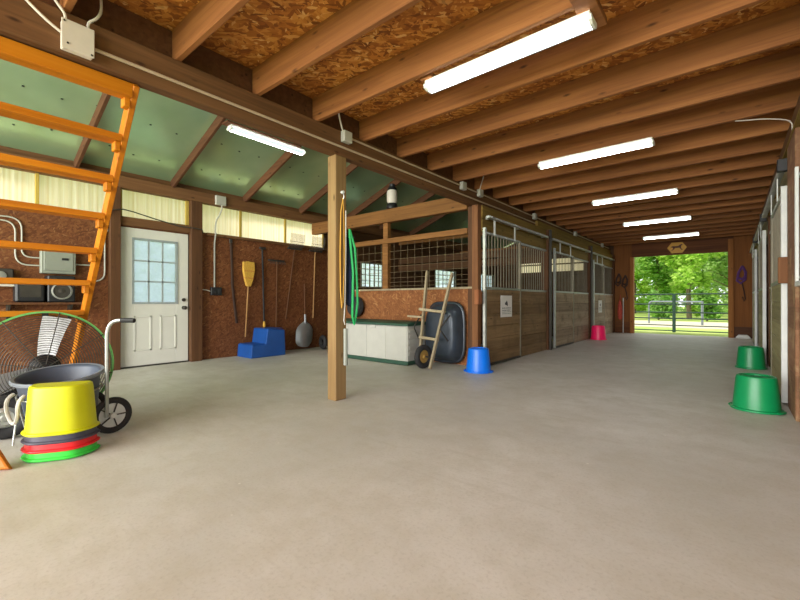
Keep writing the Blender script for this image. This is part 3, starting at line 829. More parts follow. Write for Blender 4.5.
conduit([(XL+.12, 3.42, 2.66)] + arc((XL+.12, 3.42, 2.6), (XL+.10, 3.40, 2.5), (XL+.07, 3.36, 2.42)) + arc((XL+.07, 3.34, 2.36), (XL+.065, 3.33, 2.3), (XL+.065, 3.33, 2.2)) + [(XL+.065, 3.34, 2.17), (XL+.02, 3.34, 2.0), (XL+.02, 3.34, 1.23)], .013, 'wall_conduit', 'grey conduit dropping to the black outlet right of the door')
ob = thing('outlet', 'black outlet box on the strand board right of the door', 'outlet', (XL, 3.36, 1.12))
MB().box(XL, XL+.055, 3.27, 3.46, 1.10, 1.24).build('box', M['black'], ob, bevel=.008)
for y in (3.32, 3.41): MB().box(XL+.055, XL+.06, y-.025, y+.025, 1.13, 1.21).build('cover', M['rubber'], ob, bevel=.002)
tag(MB().tube([(XL+.015, 3.27, 1.17), (XL+.02, 3.2, 1.19), (XL+.015, 3.11, 1.2)], .008, 6).build('outlet_cable', M['pvc'], smooth=True), 'short pale cable between door post and black outlet', 'cable')
# beam runs
xc = XB+.014
conduit([(xc, .7, 2.553), (xc, 14.1, 2.553)], .011, 'beam_conduit', 'lower pale conduit along the long beam', 'run')
conduit([(xc, 2.86, 2.675), (xc, 14.1, 2.675)], .010, 'beam_conduit', 'upper thin conduit along the long beam from the post box', 'run')
jp = thing('junction_box', 'white square junction box on the beam above the ladder', 'junction box', (XB+.03, .625, 2.49))
MB().box(XB, XB+.05, .55, .70, 2.48, 2.645).build('box', M['pvc'], jp, bevel=.006)
MB().box(XB+.05, XB+.056, .546, .704, 2.476, 2.649).build('cover_plate', M['pvc'], jp, bevel=.004)
for y, z in ((.56, 2.635), (.69, 2.49), (.575, 2.51)): MB().lathe([(.006, 0), (.006, .003)], 8, (XB+.056, y, z), MX).build('screw', M['dark_metal'], jp)
JB = [(2.80, 2.66, 'grey junction box on the beam over the free-standing post'), (5.09, 2.67, 'grey junction box on the beam, left of the pair by the stall corner'), (5.6, 2.67, 'grey junction box on the beam, right of the pair by the stall corner'),
      (7.83, 2.67, 'junction box on the beam over the nearest stall panel'), (10.5, 2.67, 'junction box on the beam over the middle left stall'), (13.17, 2.67, 'junction box on the beam over the farthest left stall')]
for y, z, lb in JB:
    tag(MB().box(XB+.004, XB+.065, y-.055, y+.055, z-.055, z+.055).build('junction_box', M['box_grey'], bevel=.006), lb, 'junction box', 'junction boxes along the beam')
CAB = [([(XB+.03, .55, 2.57), (XB+.03, .48, 2.61), (XB+.02, .41, 2.67), (XB+.02, .36, 2.715), (XB+.02, .33, 2.80), (XB+.02, .30, 2.95)], 'white cable leaving the left side of the beam box above the ladder'),
       ([(XB+.03, .57, 2.645), (XB+.025, .565, 2.69), (XB+.02, .53, 2.74), (XB+.02, .49, 2.80), (XB+.03, .47, 2.9), (XB+.02, .47, 2.955)], 'white cable rising straight up from the beam box above the ladder'),
       ([(XB+.03, .68, 2.645), (XB+.03, .68, 2.69), (XB+.04, .72, 2.74), (XB+.04, .74, 2.80), (XB+.03, .74, 2.9), (XB+.02, .74, 2.955)], 'white cable looping up right of the beam box above the ladder'),
       ([(XB+.03, 2.76, 2.70), (XB+.06, 2.71, 2.73), (XB+.12, 2.62, 2.80), (XB+.15, 2.58, 2.86)], 'white cable from the post junction box up to a joist'),
       ([(XB+.03, 5.6, 2.725), (XB+.05, 5.6, 2.80), (XB+.1, 5.58, 2.9), (XB+.1, 5.58, 2.955)], 'white cable rising from the stall corner junction box'),
       ([(.02, 4.99, 2.715), (.1, 5.02, 2.71), (.25, 5.05, 2.69), (.40, 5.08, 2.64), (.42, 5.1, 2.55)], 'pale cable arching from a joist to the right beam')]
for pts, lb in CAB:
    sm = []
    for i in range(len(pts)-1):
        for k in range(4):
            p0 = Vector(pts[max(i-1, 0)]); p1 = Vector(pts[i]); p2 = Vector(pts[i+1]); p3 = Vector(pts[min(i+2, len(pts)-1)]); u = k/4
            sm.append(.5*((2*p1) + (p2-p0)*u + (2*p0-5*p1+4*p2-p3)*u*u + (3*p1-p0-3*p2+p3)*u**3))
    sm.append(Vector(pts[-1]))
    tag(MB().tube(sm, .005 if 'arching' in lb else .008, 6).build('cable', M['pvc'], smooth=True), lb, 'cable')

# ================================================================== WALL TOOLS
xw = XL+.03
MY = Matrix.Identity(4)
bz = thing('broom', 'straw broom hung bristles up on the strand board wall', 'broom', (xw, 3.96, .36))
MB().tube([(xw+.02, 3.90, .34), (xw+.02, 3.955, 1.28)], .014, 8).build('handle', M['handle_wood'], bz, smooth=True)
m = MB().prism([(-.05, 0), (.05, 0), (.10, .12), (.145, .3), (.13, .46), (.06, .455), (-.02, .47), (-.09, .445), (-.13, .46), (-.135, .3), (-.095, .12)], -.03, .03, lambda u, v, q: (xw+.02+q, 3.96+u*.85, 1.27+v))
m.build('bristles', M['bristle'], bz, bevel=.012)
for z in (1.42, 1.55): MB().box(xw-.012, xw+.052, 3.865, 4.06, z, z+.008).build('stitching', M['red_cloth'], bz)
st = thing('leather_strap', 'long dark leather strap hanging left of the broom', 'strap', (xw, 3.68, .62))
MB().tube([(xw, 3.63, 2.10), (xw, 3.635, 2.0), (xw+.005, 3.65, 1.7), (xw+.01, 3.655, 1.3), (xw+.01, 3.70, .9), (xw, 3.745, .6)], .026, 6, rb=.01).build('strap', M['brown_strap'], st, smooth=True)
MB().box(xw-.02, xw+.012, 3.605, 3.655, 2.04, 2.11).build('hook', M['dark_metal'], st, bevel=.004)
t3 = thing('long_tool', 'dark long-handled tool with yellow tip right of the broom', 'tool', (xw, 4.28, .54))
MB().tube([(xw+.01, 4.25, 2.0), (xw+.01, 4.29, .60)], .017, 8).build('handle', M['black'], t3, smooth=True)
MB().lathe([(.02, 0), (.028, .03), (.022, .10), (.015, .12)], 10, (xw+.01, 4.291, .50)).build('tip', M['bristle'], t3, smooth=True)
MB().box(xw-.01, xw+.03, 4.19, 4.32, 1.99, 2.03).build('cross_head', M['dark_metal'], t3, bevel=.006)
rk = thing('garden_rake', 'brown rake hung head up behind the blue steps', 'rake', (xw, 4.56, .43))
MB().tube([(xw+.01, 4.555, .42), (xw+.01, 4.575, 1.78)], .014, 8).build('handle', M['handle_dark'], rk, smooth=True)
MB().box(xw-.005, xw+.025, 4.38, 4.74, 1.78, 1.81).build('head', M['dark_metal'], rk, bevel=.004)
tm = MB()
for k in range(10): tm.tube([(xw+.02, 4.39+.038*k, 1.785), (xw+.05, 4.39+.038*k, 1.77), (xw+.07, 4.39+.038*k, 1.72)], .004, 5)
tm.build('tines', M['dark_metal'], rk)
def manure_fork(y, label, hm, lean):
    f = thing('manure_fork', label, 'fork', (xw, y, .6), group='manure forks on the wall')
    MB().tube([(xw+.02, y+lean, .64), (xw+.02, y, 2.0), (xw+.04, y, 2.06)], .014, 8).build('handle', M[hm], f, smooth=True)
    MB().box(xw+.02, xw+.06, y-.17, y+.17, 2.05, 2.08).build('head', M['dark_metal'], f, bevel=.004)
    tm = MB()
    for k in range(14):
        yy = y-.165+.0255*k
        tm.tube([(xw+.04, yy, 2.07), (xw+.10, yy, 2.12), (xw+.14, yy, 2.25), (xw+.15, yy, 2.36)], .0045, 5)
    tm.tube([(xw+.125, y-.17, 2.2), (xw+.125, y+.17, 2.2)], .004, 5)
    tm.build('tines', M['dark_metal'], f)
manure_fork(4.97, 'manure fork hung tines up, second from the post', 'handle_dark', -.2)
manure_fork(5.50, 'manure fork hung tines up, nearest the post', 'handle_wood', -.05)
sc = thing('scoop_shovel', 'aluminium scoop shovel hung blade down beside the blue steps', 'shovel', (xw, 5.23, .1))
MB().tube([(xw+.02, 5.225, 1.36), (xw+.02, 5.24, .62)], .015, 8).build('handle', M['handle_dark'], sc, smooth=True)
MB().tube([(xw+.02, 5.24, .72), (xw+.03, 5.242, .5)], .022, 8).build('socket', M['steel_grey'], sc, smooth=True)
vs = []; fs = []; nu, nv = 9, 9
for side in (0, 1):
    for j in range(nv):
        v = j/(nv-1); w_ = .02 + .19*min(1, v*3.2)**.7 * (1 if v < .8 else 1-.35*((v-.8)/.2)**2)
        for i in range(nu):
            u = i/(nu-1)*2-1
            vs.append((xw + .02 + .07*(1-u*u)*min(1, v*2.5) + side*.006 + .03*v, 5.235 + u*w_ - .05*v, .58-.5*v - .03*(1-u*u)*v))
for side in (0, 1):
    o_ = side*nu*nv
    for j in range(nv-1):
        for i in range(nu-1):
            q = (o_+j*nu+i, o_+j*nu+i+1, o_+(j+1)*nu+i+1, o_+(j+1)*nu+i); fs.append(q if side else q[::-1])
MB().add(vs, fs).build('blade', M['steel_grey'], sc, smooth=True)

# ================================================================== BLUE STEPS
bs = thing('mounting_step', 'blue plastic two-step mounting block against the left wall', 'mounting block', (-6.5, 4.1, 0))
m = MB().prism([(3.73, 0), (4.43, 0), (4.41, .47), (4.06, .50), (4.02, .23), (3.75, .23)], -6.90, -6.42, lambda u, v, q: (q, u, v))
m.build('body', M['blue_step'], bs, bevel=.018, segs=2)
MB().box(-6.88, -6.44, 3.77, 4.0, .23, .239).build('tread', M['blue_step'], bs, bevel=.003)
MB().box(-6.88, -6.44, 4.06, 4.38, .495, .503).build('tread', M['blue_step'], bs, bevel=.003)

# ================================================================== STORAGE CHEST
cx0, cx1, cy0, cy1 = -5.65, -3.86, 4.85, 5.37
ch = thing('storage_chest', 'pale grey storage chest with dark green lid in front of the stall', 'storage chest', ((cx0+cx1)/2, (cy0+cy1)/2, 0))
bm_ = MB()
n = 3
for k in range(4):
    a = cx0+.03 + (cx1-cx0-.06)*k/4; b = cx0+.03 + (cx1-cx0-.06)*(k+1)/4
    bm_.box(a+.006, b-.006, cy0+.02, cy0+.05, .06, .60)
bm_.box(cx0+.02, cx1-.02, cy0+.03, cy1-.02, .06, .61)
for k in range(1, 6): bm_.box(cx1-.03, cx1-.013, cy0+.06, cy1-.06, .06+.09*k-.003, .06+.09*k+.06)
bm_.build('body', M['chest'], ch, bevel=.006)
MB().box(cx0, cx1, cy0, cy1, .002, .065).build('base', M['chest_green'], ch, bevel=.01)
m = MB().prism([(cy0-.01, .61), (cy1, .61), (cy1, .65), (cy1-.08, .675), (cy0+.1, .672), (cy0-.01, .645)], cx0-.01, cx1+.01, lambda u, v, q: (q, u, v)); m.build('lid', M['chest_green'], ch, bevel=.008, segs=2)
MB().box(-4.66, -4.54, cy0+.005, cy0+.02, .56, .61).build('hasp', M['chest'], ch, bevel=.004)
fp = thing('rubber_pan', 'black rubber feed pan propped upright on the chest beside the post', 'feed pan', (-5.58, 5.36, .68))
m = MB().lathe([(.19, 0), (.2, .02), (.17, .09), (.0005, .10)], 24, (-5.58, 5.445, .885), Matrix.Rotation(R(82), 4, 'X'), cap1=False)
m.build('pan', M['rubber'], fp, smooth=True)

# ================================================================== WHEELBARROW
wbar = thing('wheelbarrow', 'wheelbarrow stood on its nose against the stall front, handles up', 'wheelbarrow', (-3.5, 5.1, 0))
rl = [((-3.70, 4.90, .06), (-3.66, 5.0, .40), (-3.86, 5.36, 1.50)), ((-3.40, 4.80, .015), (-3.42, 4.95, .40), (-3.36, 5.36, 1.44))]
for a, mid, b in (( (-3.68, 4.92, .10), None, (-3.85, 5.36, 1.49)), ((-3.40, 4.80, .012), None, (-3.37, 5.36, 1.44))):
    MB().bar(a, b, .036, .055, (0, -1, .3)).build('handle', M['barrow_wood'], wbar, bevel=.006)
MB().bar((-3.83, 5.12, .87), (-3.36, 5.12, .83), .04, .05, (0, -1, .3)).build('cross_brace', M['barrow_wood'], wbar, bevel=.004)
MB().bar((-3.74, 5.0, .44), (-3.38, 4.98, .42), .04, .05, (0, -1, .3)).build('cross_brace', M['barrow_wood'], wbar, bevel=.004)
MB().bar((-4.02, 5.06, .76), (-3.70, 5.04, .75), .03, .03, (0, 0, 1)).build('leg_brace', M['barrow_wood'], wbar, bevel=.004)
for s, xx in ((-1, -3.84), (1, -3.30)):
    MB().tube([(xx, 5.18, .78), (xx-.02*s, 4.98, .62), (xx-.03*s, 4.96, .58), (xx, 5.12, .40)], .011, 6).build('leg', M['dark_metal'], wbar, smooth=True)
# tray: rounded pan, its underside to the room
vs = []; fs = []; NN = 40
def rrect(hw, hh, r, k, n=NN):
    a = 2*math.pi*k/n; e = 4.2
    c, s_ = math.cos(a), math.sin(a)
    rad = (abs(c)**e + abs(s_)**e)**(-1/e)
    return c*rad*hw, s_*rad*hh
prof = [(1.0, 5.44, 1), (1.03, 5.435, 1), (1.03, 5.42, 1), (.97, 5.41, 1), (.88, 5.30, 1), (.78, 5.23, 1), (.70, 5.215, 1), (.35, 5.21, 1), (.02, 5.21, 1)]
for sc_, y, _ in prof:
    for k in range(NN):
        u, v = rrect(.335, .47, .2, k); wv = 1 - .10*(v/.47)
        vs.append((-3.53 + u*sc_*(1 if sc_ > .9 else 1), y, .505 + v*sc_))
for i in range(len(prof)-1):
    for k in range(NN):
        l = (k+1) % NN; fs.append((i*NN+k, i*NN+l, (i+1)*NN+l, (i+1)*NN+k))
fs.append(tuple((len(prof)-1)*NN+k for k in range(NN))); fs.append(tuple(range(NN)))
tr = MB().add(vs, fs).build('tray', M['tray'], wbar, smooth=True)
rim = MB().tube([(-3.53 + rrect(.343, .48, .2, k)[0], 5.425, .505 + rrect(.343, .48, .2, k)[1]) for k in range(NN)], .012, 6, closed=True)
rim.build('rim', M['black'], tr, smooth=True)
wc = Vector((-3.54, 4.83, .178))
def tyre(mb, c, axis, R0, r, n=28, m=10):
    axis = Vector(axis).normalized(); u = axis.orthogonal().normalized(); w = axis.cross(u)
    vs = []; fs = []
    for i in range(n):
        a = 2*math.pi*i/n; d = u*math.cos(a) + w*math.sin(a)
        for j in range(m):
            b = 2*math.pi*j/m
            vs.append(Vector(c) + d*(R0 + r*math.cos(b)) + axis*(r*.95*math.sin(b)))
    for i in range(n):
        for j in range(m):
            fs.append((i*m+j, ((i+1) % n)*m+j, ((i+1) % n)*m+(j+1) % m, i*m+(j+1) % m))
    return mb.add(vs, fs)
wh = tyre(MB(), wc, (1, -.12, 0), .135, .043).build('wheel', M['rubber'], wbar, smooth=True)
MA = Vector((1, -.12, 0)).to_track_quat('Z', 'Y').to_matrix().to_4x4()
MB().lathe([(.10, -.02), (.10, .012), (.07, .02), (.035, .01), (.03, .045), (.01, .048)], 20, wc, MA).build('hub', M['gold'], wh, smooth=True)
MB().tube([wc + Vector((-.13, .016, 0)), wc + Vector((.13, -.016, 0))], .012, 8).build('axle', M['dark_metal'], wbar, smooth=True)

# ================================================================== UPTURNED TUBS
def tub(name, label, x, y, mat_, r=.20, h=.35, nlug=0, rz=0, z=0, top=.8):
    t_ = thing(name, label, 'tub', (x, y, z), rz)
    W = WM[t_.name]
    prof = [(r*.96, .012), (r*1.05, 0), (r*1.10, .004), (r*1.10, .02), (r*1.0, .024), (r*.985, .06), (r*top, h-.03), (r*(top-.04), h-.006), (r*(top-.12), h), (r*(top-.2), h-.012), (.001, h-.012)]
    m = MB().lathe(prof, 36, (0, 0, 0), cap1=False, cap0=False); m.v = [W @ v for v in m.v]
    b = m.build('shell', mat_, t_, smooth=True)
    for k in range(2):
        a = R(20) + math.pi*k
        m = MB(); ca, sa = math.cos(a), math.sin(a)
        pts = []
        for q in range(9):
            an = math.pi*q/8
            pts.append((ca*r*(1.06+.10*math.sin(an)) - sa*.06*math.cos(an), sa*r*(1.06+.10*math.sin(an)) + ca*.06*math.cos(an), .013))
        m.tube(pts, .010, 6); m.v = [W @ v for v in m.v]; m.build('lug', mat_, t_, smooth=True)
    m = MB().lathe([(r*(top-.26), h-.012), (r*(top-.26), h-.004), (r*(top-.32), h-.003), (r*(top-.32), h-.012)], 30, cap0=False, cap1=False); m.v = [W @ v for v in m.v]
    m.build('base_ring', mat_, t_, smooth=True)
    return t_
tub('upturned_tub', 'bright blue upturned tub at the stall corner', -2.78, 5.11, M['blue_tub'], .172, .335, top=.84)
tub('upturned_tub', 'bright pink upturned tub down the aisle on the left', -2.70, 11.38, M['pink_tub'], .18, .36, top=.88, rz=1)
tub('upturned_tub', 'larger nearer green upturned tub by the right stalls', .165, 4.96, M['green_tub'], .172, .315, top=.86, rz=2.3)
tub('upturned_tub', 'smaller farther green upturned tub by the right stalls', .205, 7.98, M['green_tub'], .168, .32, top=.88, rz=.6)

# stack of four flat-backed feeders, mouths down
OUT = [(-.19, .115), (.19, .115), (.222, .07), (.205, -.03), (.12, -.13), (-.12, -.13), (-.205, -.03), (-.222, .07)]
for _ in range(2):
    OUT = [q for i in range(len(OUT)) for q in ((OUT[i][0]*.8+OUT[(i+1) % len(OUT)][0]*.2, OUT[i][1]*.8+OUT[(i+1) % len(OUT)][1]*.2), (OUT[i][0]*.2+OUT[(i+1) % len(OUT)][0]*.8, OUT[i][1]*.2+OUT[(i+1) % len(OUT)][1]*.8))]
def feeder(z, h, mat_, label, open_top=False, tw=(0, 0), rz=0):
    t_ = thing('flat_back_bucket', label, 'bucket', (-3.375, .61, z), R(60)+rz, 'stacked flat-backed buckets')
    W = WM[t_.name]
    def ring(s, zz, k, n=64):
        # wide D outline: flat back, cut corners at the front
        P = OUT
        L = len(P); f = k/n*L; i = int(f) % L; u = f - int(f)
        a, b = Vector(P[i]), Vector(P[(i+1) % L]); p = a.lerp(b, u)
        return Vector((p.x*s*.84, p.y*s*.84, zz))
    n = 64
    pr = [(1.045, .005), (1.08, .0), (1.09, .016), (1.03, .02), (1.01, .05), (.92, h-.03), (.895, h-.006), (.84, h), (.82, h-.003), (.88, h-.010), (.909, h-.034), (.997, .05), (1.02, .015), (1.045, .005)]
    vs = [W @ ring(s, zz, k) for s, zz in pr for k in range(n)]; fs = []
    for i in range(len(pr)-1):
        for k in range(n): l = (k+1) % n; fs.append((i*n+k, i*n+l, (i+1)*n+l, (i+1)*n+k))
    fs.append(tuple(7*n+k for k in range(n))); fs.append(tuple(8*n+k for k in range(n))[::-1])
    MB().add(vs, fs).build('shell', mat_, t_, smooth=True)
    rim = MB(); rim.tube([W @ (ring(1.085, .009, k)) for k in range(n)], .007, 6, closed=True)
    rim.build('rim', mat_, t_, smooth=True)
    return t_
feeder(.004, .30, M['lime_tub'], 'bright green flat-backed bucket, bottom of the stack')
feeder(.056, .30, M['red_tub'], 'red flat-backed bucket in the stack, above the bright green one')
feeder(.108, .30, M['purple_tub'], 'charcoal flat-backed bucket in the stack, under the yellow one')
feeder(.160, .30, M['yellow_tub'], 'yellow flat-backed bucket upside down on top of the stack')

# ================================================================== MUCK CART
cart = thing('muck_cart', 'two-wheeled tub cart with silver handle behind the yellow bucket', 'cart', (-3.86, .70, 0))
TC = Vector((-3.80, .70, 0))
th = MB().lathe([(.18, .10), (.195, .11), (.238, .44), (.258, .455), (.266, .462), (.258, .472), (.238, .468), (.226, .455), (.18, .14), (.001, .13)], 40, TC, cap1=False)
CR = Matrix.Translation(TC + Vector((0, 0, .30))) @ Matrix.Rotation(R(-4), 4, Vector((-.985, .17, 0))) @ Matrix.Rotation(R(6), 4, Vector((.17, .985, 0))) @ Matrix.Translation(-TC - Vector((0, 0, .30)))
def tilt(m):
    m.v = [CR @ v for v in m.v]; return m
tilt(th)
# the tub lies in the cart as a thing of its own
tubm = thing('muck_tub', 'grey muck tub with white rope handles sitting in the cart', 'tub', tuple(TC))
th.build('shell', M['muck'], tubm, smooth=True)
tilt(MB().lathe([(.243, .45), (.268, .455), (.27, .468), (.262, .478), (.243, .474)], 40, TC, cap0=False, cap1=False)).build('rim', M['muck_rim'], tubm, smooth=True)
vd = Vector((.985, -.17, 0)); sd = Vector((.64, .77, 0))       # towards the camera, along the picture
hl = TC + Vector((.40, -.92, 0)).normalized()*.258
q = Vector((.92, .40, 0))
pts = [hl + q*(-.045) + Vector((0, 0, .40))] + [hl + q*(.05*math.cos(a)) + Vector((.018, -.03, .27 - .06*math.sin(a))) for a in [math.pi + math.pi*k/8 for k in range(9)] ]
pts = arc(hl - q*.05 + Vector((0,0,.40)), hl - q*.06 + Vector((.04,-.05,.39)), hl - q*.05 + Vector((.035,-.045,.30)), 5) + arc(hl - q*.045 + Vector((.035,-.045,.28)), hl + Vector((.035,-.045,.17)), hl + q*.045 + Vector((.035,-.045,.28)), 6) + arc(hl + q*.05 + Vector((.035,-.045,.30)), hl + q*.06 + Vector((.04,-.05,.39)), hl + q*.05 + Vector((0,0,.40)), 5)
tilt(MB().tube(pts, .012, 7)).build('rope_handle', M['white_rope'], tubm, smooth=True)
for z, rr in ((.20, .218), (.35, .241)):
    tilt(MB().tube([TC + Vector((rr*math.cos(a), rr*math.sin(a), z)) for a in [2*math.pi*k/32 for k in range(32)]], .006, 6, closed=True)).build('hoop', M['galv'], cart, smooth=True)
for a in (.55, 2.2, 3.6, 4.9):
    tilt(MB().tube([TC + Vector((.212*math.cos(a), .212*math.sin(a), .09)), TC + Vector((.248*math.cos(a), .248*math.sin(a), .36))], .007, 6)).build('upright', M['galv'], cart, smooth=True)
tilt(MB().lathe([(.19, .075), (.21, .08), (.21, .092), (.19, .095)], 28, TC)).build('base_plate', M['galv'], cart, smooth=True)
HB = Vector((-3.60, .925, .13))
MB().tube([HB, HB + Vector((0, 0, .58))] + arc(HB + Vector((0, 0, .60)), HB + Vector((0, 0, .715)), HB + Vector((.06, .05, .725))) + [HB + Vector((.085, .07, .727))], .013, 8).build('handle_tube', M['galv'], cart, smooth=True)
MB().tube([HB + Vector((.08, .066, .727)), HB + Vector((.155, .13, .725))], .018, 8).build('grip', M['black'], cart, smooth=True)
WC1 = Vector((-3.625, .965, .137)); AX = Vector((.985, .12, 0)).normalized()
MB().tube([WC1 + AX*.03, WC1 - AX*.42], .010, 8).build('axle', M['galv'], cart, smooth=True)
MW = AX.to_track_quat('Z', 'Y').to_matrix().to_4x4()
for c in (WC1, WC1 - AX*.42):
    w_ = tyre(MB(), c, AX, .112, .024, 30).build('wheel', M['rubber'], cart, smooth=True)
    MB().lathe([(.10, -.012), (.10, .008), (.06, -.002), (.025, .008), (.02, .03), (.005, .032)], 24, c, MW).build('hub', M['white_paint'], w_, smooth=True)
    sp_ = MB()
    for k in range(5):
        a = 2*math.pi*k/5; dv = MW.to_3x3() @ Vector((math.cos(a), math.sin(a), 0)); sp_.bar(c + AX*.012 + dv*.02, c + AX*.012 + dv*.095, .008, .008, AX)
    sp_.build('spokes', M['dark_metal'], w_)
MB().tube([TC + Vector((-.04, -.24, .16)), TC + Vector((.0, -.26, .01))], .006, 6).build('stand', M['galv'], cart, smooth=True)

# ================================================================== DRUM FAN
fc = Vector((-4.20, .67, .475)); fn = Vector((.985, -.16, .02)).normalized()
fan = thing('drum_fan', 'large round floor fan with green rim behind the grey tub', 'fan', (fc.x, fc.y, 0))
fu = Vector((0, 0, 1)); fr_ = fn.cross(fu).normalized(); fu = fr_.cross(fn).normalized()
P = lambda a, r, o=0: fc + fr_*(r*math.cos(a)) + fu*(r*math.sin(a)) + fn*o
FRD = .445
ring = MB()
for o1, r1, o2, r2 in ((-.05, FRD, .03, FRD), (.03, FRD, .03, FRD-.014), (.03, FRD-.014, -.05, FRD-.014), (-.05, FRD-.014, -.05, FRD)):
    n = 56; vs = [P(2*math.pi*k/n, r1, o1) for k in range(n)] + [P(2*math.pi*k/n, r2, o2) for k in range(n)]
    ring.add(vs, [(k, (k+1) % n, (k+1) % n + n, k+n) for k in range(n)])
ring.build('drum', M['green_rim'], fan, smooth=True)
gm = MB()
for k in range(1, 25):
    r = FRD*k/25.0; gm.tube([P(2*math.pi*q/40, r, .036 + .03*(1-(r/FRD)**2)) for q in range(40)], .0022, 4, closed=True)
    gm.tube([P(2*math.pi*q/40, r, -.05) for q in range(40)], .0022, 4, closed=True)
gm.build('guard_rings', M['dark_metal'], fan)
sm = MB()
for k in range(8):
    a = 2*math.pi*k/8 + .2; sm.tube([P(a, .03, .066), P(a, FRD*.6, .055), P(a, FRD-.005, .034)], .004, 5)
sm.build('guard_spokes', M['dark_metal'], fan)
hubc = fc
for k in range(3):
    a0 = R(95) + 2*math.pi*k/3
    bl = MB(); vs = []
    for i in range(7):
        f = i/6; r = .09 + .31*f; hwid = .055 + .035*f
        for s_ in (-1, 1):
            a = a0 + .10*f
            p = fc + (fr_*math.cos(a) + fu*math.sin(a))*r + (fr_*-math.sin(a) + fu*math.cos(a))*(s_*hwid) + fn*(.0 + s_*.022)
            vs.append(p); vs.append(p - fn*.006)
    fs = []
    for i in range(6):
        b0 = i*4; b1 = b0+4
        fs += [(b0, b0+2, b1+2, b1), (b0+1, b1+1, b1+3, b0+3), (b0, b1, b1+1, b0+1), (b0+2, b0+3, b1+3, b1+2)]
    fs += [(0, 1, 3, 2), (24, 26, 27, 25)]
    bl.add(vs, fs).build('blade', M['blade'], fan)
MF = fn.to_track_quat('Z', 'Y').to_matrix().to_4x4()
MB().lathe([(.09, -.05), (.10, -.03), (.10, .02), (.07, .045), (.02, .05)], 24, fc, MF).build('hub', M['black'], fan, smooth=True)
MB().lathe([(.085, -.15), (.09, -.14), (.09, -.055), (.07, -.05)], 20, fc, MF).build('motor', M['black'], fan, smooth=True)
MB().box(fc.x-.16, fc.x-.06, .34, .62, .10, .36).build('motor_box', M['black'], fan, bevel=.02)
MB().bar(P(math.pi*.5, -.43, -.06), P(math.pi*.5, .43, -.06), .04, .012, fn).build('motor_strut', M['dark_metal'], fan)
for s_ in (-1, 1):
    MB().bar(P(R(-90)+s_*.5, FRD+.006, -.02), Vector((fc.x-.01, fc.y + s_*.30*-1, .012)), .03, .03, fn).build('foot', M['black'], fan)
WC2 = Vector((-4.06, .43, .16)); ax2 = Vector((.99, -.12, 0)).normalized()
w_ = tyre(MB(), WC2, ax2, .115, .045, 28).build('wheel', M['rubber'], fan, smooth=True)
M2 = ax2.to_track_quat('Z', 'Y').to_matrix().to_4x4()
MB().lathe([(.07, -.02), (.075, .02), (.05, .034), (.03, .03), (.02, .045), (.004, .046)], 20, WC2, M2).build('hub', M['galv'], w_, smooth=True)

# ================================================================== ON AND AROUND THE POST
xq = -3.045
kn = thing('rope_hook', 'white insulator hook high on the free-standing post', 'hook', (xq, 2.765, 2.08))
MB().lathe([(.012, 0), (.017, .007), (.011, .02), (.016, .032), (.006, .036)], 12, (-3.054, 2.765, 2.10), MX).build('insulator', M['white_paint'], kn, smooth=True)
MB().tube([(xq+.02, 2.765, 2.085), (xq+.03, 2.765, 2.05), (xq+.02, 2.765, 2.03)], .006, 6).build('hook', M['galv'], kn, smooth=True)
def loops(name, label, m, pts_list, r):
    t_ = MB()
    for pts in pts_list: t_.tube(pts, r, 6)
    return tag(t_.build(name, M[m], smooth=True), label, 'rope')
loops('lead_rope', 'doubled yellow rope hanging down the free-standing post', 'yellow_rope', [
    [(xq+.015, 2.765, 2.04), (xq+.005, 2.745, 1.9), (xq+.005, 2.735, 1.5), (xq+.005, 2.74, 1.1), (xq+.006, 2.755, .93), (xq+.006, 2.775, 1.0), (xq+.006, 2.79, 1.4), (xq+.005, 2.785, 1.85), (xq+.015, 2.765, 2.04)]], .006)
loops('knotted_rope', 'white cord with a knot hanging low on the free-standing post', 'white_rope', [
    [(xq+.012, 2.805, 1.92), (xq+.006, 2.81, 1.5), (xq+.006, 2.80, 1.0), (xq+.006, 2.79, .85), (xq+.012, 2.78, .80), (xq+.006, 2.80, .76)]], .006)
loops('green_hose', 'green hose looped behind the free-standing post', 'green_rope', [
    [(-3.032, 2.852, 1.74), (-3.028, 2.87, 1.69), (-3.02, 2.92, 1.55), (-3.022, 2.94, 1.35), (-3.022, 2.955, 1.15), (-3.022, 2.96, .98), (-3.03, 2.94, .83), (-3.03, 2.92, .76), (-3.026, 2.89, .84), (-3.024, 2.90, 1.3), (-3.032, 2.854, 1.72)]], .013)
nv = thing('saddle_blanket', 'folded navy blanket hung on the far side of the post', 'blanket', (-3.11, 2.92, 1.0))
m = MB().prism([(-.055, .98), (.03, .94), (.065, 1.0), (.06, 1.3), (.045, 1.55), (.02, 1.66), (-.045, 1.66), (-.055, 1.3)], 2.885, 2.95, lambda u, v, q: (-3.11+u, q, v)); m.build('cloth', M['navy'], nv, bevel=.016, segs=2)
MB().box(-3.13, -3.05, 2.836, 2.95, 1.661, 1.68).build('peg', M['dark_metal'], nv)
wt = thing('spare_tire', 'black tire standing against the wall just left of the post', 'tire', (-6.5, 5.42, 0))
tyre(MB(), (-6.52, 5.40, .152), (.25, 1, 0), .105, .045).build('tire', M['rubber'], wt, smooth=True)
lt_ = thing('lantern', 'white lantern with black cap standing on the beam over the stall front', 'lantern', (-4.78, 5.49, 2.655))
c = (-4.72, 5.49, 2.655)
MB().lathe([(.10, 0), (.105, .03), (.085, .09), (.07, .10)], 16, c).build('base', M['black'], lt_, smooth=True)
MB().lathe([(.075, .10), (.095, .13), (.095, .29), (.08, .33)], 16, c).build('globe', M['pvc'], lt_, smooth=True)
MB().lathe([(.085, .33), (.08, .37), (.05, .40), (.055, .44), (.01, .46)], 16, c).build('cap', M['black'], lt_, smooth=True)

